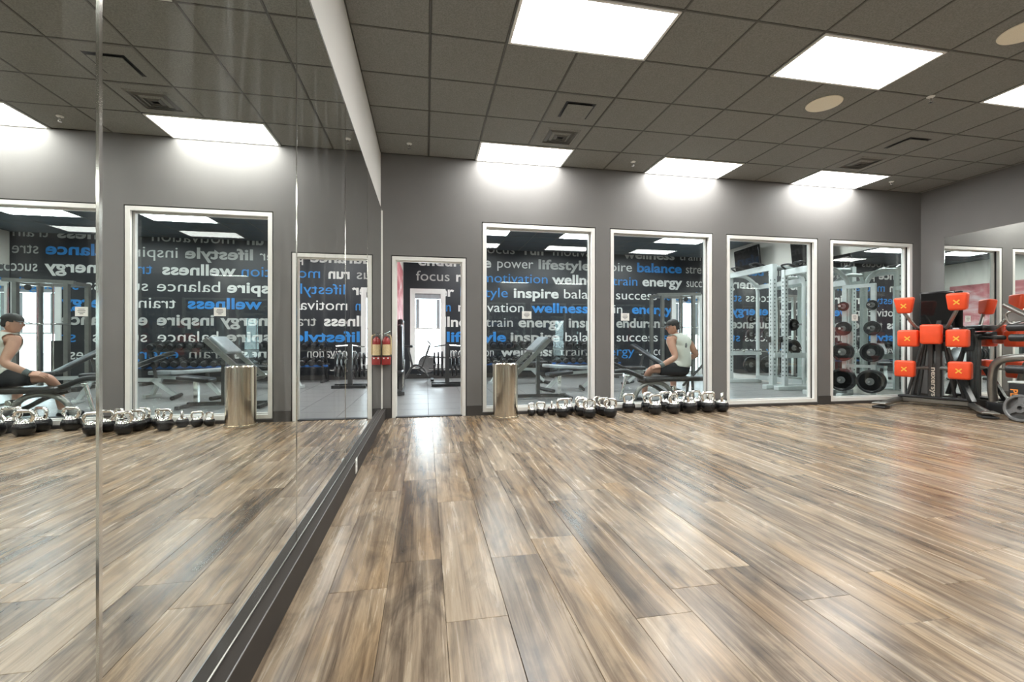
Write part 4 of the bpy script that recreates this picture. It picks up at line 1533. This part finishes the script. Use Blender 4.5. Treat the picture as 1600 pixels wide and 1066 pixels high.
bm = bmesh.new()
bmesh.ops.create_uvsphere(bm, u_segments=32, v_segments=24, radius=1.0)
for v in bm.verts:
    p = v.co.copy()
    f, s, u = p.x * .098, p.y * .076, p.z * .118
    if u < 0:
        kk = -u / .118
        s *= 1 - .28 * kk
        f = f * (1 - .18 * kk) + .020 * kk
    if p.x > .2:
        # nose, brow, lips, chin, eye hollows
        f += .026 * math.exp(-((s / .012) ** 2 + ((u + .012) / .018) ** 2))
        f += .008 * math.exp(-((s / .05) ** 2 + ((u - .030) / .012) ** 2))
        f += .007 * math.exp(-((s / .022) ** 2 + ((u + .052) / .010) ** 2))
        f += .012 * math.exp(-((s / .025) ** 2 + ((u + .092) / .016) ** 2))
        for sg in (-1, 1):
            f -= .010 * math.exp(-(((s - sg * .032) / .014) ** 2 + ((u - .008) / .012) ** 2))
    v.co = hp_(f, s, u)
hm = bpy.data.meshes.new('head')
bm.to_mesh(hm)
bm.free()
for p in hm.polygons:
    p.use_smooth = True
head = obj('head', hm, M_SKIN, man)
HB = Matrix((face, side, upv)).transposed()
for sg in (-1, 1):
    obj('ear', MB().lathe([(.001, -.5), (.30, -.42), (.46, -.18), (.5, .05), (.40, .34), (.2, .47), (.001, .5)], (0, 0, 0), 14).xf(Matrix.Translation(hp_(-.012, sg * .080, -.010)) @ HB.to_4x4() @ Matrix.Diagonal((.036, .020, .062, 1))), M_SKIN, head)
    obj('eye', MB().lathe([(0, -.011), (.008, -.008), (.011, 0), (.008, .008), (0, .011)], hp_(.082, sg * .031, .008), 12), M_PAPER, head)
obj('mouth', MB().rbox(hp_(.089, 0, -.053), (.010, .040, .007), .003, HB), M_RED, head)
# hair: back and sides under the cap
hb = MB()
vs_, fs = [], []
nu, nv = 20, 6
for i in range(nu + 1):
    a = math.radians(72 + 216 * i / nu)
    for j in range(nv + 1):
        u = .045 - (.028 + .067 * min(1, max(0, (abs(math.cos(a / 2)) < .55) * 1.0))) * j / nv
        k2 = math.sqrt(max(0, 1 - (u / .118) ** 2))
        vs_.append(hp_(math.cos(a) * .103 * k2, math.sin(a) * .081 * k2, u))
for i in range(nu):
    for j in range(nv):
        a = i * (nv + 1) + j
        fs.append((a, a + 1, a + nv + 2, a + nv + 1))
hair = obj('hair', hb.add(vs_, fs), M_HAIR, man)
md = hair.modifiers.new('thick', 'SOLIDIFY')
md.thickness = .008
# cap with bill
cp = MB()
vs_, fs = [], []
nu, nv = 28, 8
for j in range(nv + 1):
    b = PI / 2 * j / nv
    for i in range(nu):
        a = 2 * PI * i / nu
        vs_.append(hp_(math.cos(a) * .108 * math.cos(b) - .004, math.sin(a) * .086 * math.cos(b), .038 + .090 * math.sin(b)))
for j in range(nv):
    for i in range(nu):
        fs.append((j * nu + i, j * nu + (i + 1) % nu, (j + 1) * nu + (i + 1) % nu, (j + 1) * nu + i))
cap = obj('cap', cp.add(vs_, fs), M_HAIR, man)
bl = MB()
vs_, fs = [], []
for i in range(13):
    a = -1.15 + 2.3 * i / 12
    for rr_, dz in ((.100, .040), (.165, .030), (.165, .025), (.100, .035)):
        k2 = rr_ if rr_ < .12 else .10 + .068 * math.cos(a * .9)
        vs_.append(hp_(math.cos(a) * k2 + (0 if rr_ < .12 else .012), math.sin(a) * .082, dz))
for i in range(12):
    for q in range(4):
        a, b = i * 4 + q, i * 4 + (q + 1) % 4
        fs.append((a, b, b + 4, a + 4))
obj('bill', bl.add(vs_, fs), M_HAIR, cap)
shell(body_me_w, lambda c: nearest(c) in TORSO and abs((c - Vector((4.0, 6.57, 0))).dot(Vector((.982, -.188, 0))) - .028) < .017 and .87 < c.z < .985 and c.y < 6.56, .0275, 'shirt_print', M_CAST)
# hands: palm, four bent fingers, thumb


def hand(name, wr, fwd, palm_n, curl):
    fwd = Vector(fwd).normalized()
    pn = Vector(palm_n)
    pn = (pn - fwd * pn.dot(fwd)).normalized()      # palm faces this way
    sd = fwd.cross(pn)
    w = Vector(wr)
    Jh = {'w': (w, (.022, .028)), 'p': (w + fwd * .045, (.017, .036)), 'k': (w + fwd * .085, (.014, .038))}
    Eh = [('w', 'p'), ('p', 'k')]
    mesh_parts = MB()
    R = Matrix((fwd, sd, pn)).transposed()
    mesh_parts.rbox(w + fwd * .045, (.10, .082, .030), .012, R, 3)
    for q, (s, L) in enumerate(((-.031, .068), (-.010, .078), (.011, .073), (.031, .058))):
        p0 = w + fwd * .088 + sd * s
        d1 = (fwd + pn * curl * .35).normalized()
        d2 = (fwd + pn * curl).normalized()
        d3 = (fwd * .5 + pn * curl * 1.5).normalized()
        p1 = p0 + d1 * L * .42
        p2 = p1 + d2 * L * .33
        p3 = p2 + d3 * L * .25
        mesh_parts.tube([p0 - fwd * .02, p0, p1, p2, p3, p3 + d3 * .004], [.009, .010, .0092, .0085, .0075, .003], 8)
    t0 = w + fwd * .018 - sd * .034
    t1 = t0 - sd * .026 + fwd * .030 + pn * .012
    t2 = t1 + fwd * .030 + pn * .016
    mesh_parts.tube([t0 + sd * .012, t0, t1, t2, t2 + fwd * .004], [.011, .012, .0105, .009, .003], 8)
    mesh_parts.v = [tuple(Vector(p) + off) for p in mesh_parts.v]
    return obj(name, mesh_parts, M_SKIN, man)


hand('hand', J['lwr'][0], (-.92, .20, -.10), (.1, .55, -.8), .7)
hand('hand', J['rwr'][0], (-.05, .95, -.28), (.1, .2, -1), .6)
a, b = Vector(J['lwr'][0]), Vector(J['lfore'][0])
obj('wrist_wrap', MB().tube([tuple(a + (b - a) * .06 + off), tuple(a + (b - a) * .40 + off)], [.037, .042], 16), M_BAND, man)
for nm in ('lan', 'ran'):
    p = Vector(J[nm][0]) + off
    d = Vector((-.35, .94, 0)) if nm == 'ran' else Vector((-.75, .66, 0))
    obj('shoe', MB().rbox(p + d * .075 + Vector((0, 0, -.052)), (.27, .095, .085), .035, rotz(math.atan2(d.y, d.x)), 4), M_BLACK, man)
    obj('sock', MB().tube([p + Vector((0, 0, -.03)), p + Vector((0, 0, .05))], [.047, .045], 14), M_PAPER, man)

# ------------------------------------------------------------------ fit word widths once all text exists
bpy.context.view_layer.update()
for o, w in FIT:
    d = o.dimensions.x
    if d > 1e-4:
        o.scale = (w / d, 1, 1)
dg = bpy.context.evaluated_depsgraph_get()
for o in [q for q in bpy.data.objects if q.type == 'FONT']:
    me = bpy.data.meshes.new_from_object(o.evaluated_get(dg))
    nm = o.name
    par, lo, ro, sc = o.parent, o.location.copy(), o.rotation_euler.copy(), o.scale.copy()
    m = o.data.materials[0]
    bpy.data.objects.remove(o, do_unlink=True)
    me.name = 'lettering'
    if par is wb:
        a, b, z0, z1 = GW[0]
        a, b, z0, z1 = (a - lo.x) / sc.x, (b - lo.x) / sc.x, z0 - lo.z, z1 - lo.z
        bm = bmesh.new()
        bm.from_mesh(me)
        for co, no in (((a, 0, 0), (1, 0, 0)), ((b, 0, 0), (1, 0, 0)), ((0, z0, 0), (0, 1, 0)), ((0, z1, 0), (0, 1, 0))):
            bmesh.ops.bisect_plane(bm, geom=list(bm.verts) + list(bm.edges) + list(bm.faces), plane_co=co, plane_no=no)
        dead = [f for f in bm.faces if a < f.calc_center_median().x < b and z0 < f.calc_center_median().y < z1]
        bmesh.ops.delete(bm, geom=dead, context='FACES')
        bm.to_mesh(me)
        bm.free()
    if not me.materials:
        me.materials.append(m)
    n = bpy.data.objects.new(nm, me)
    COL.objects.link(n)
    n.parent, n.location, n.rotation_euler, n.scale = par, lo, ro, sc
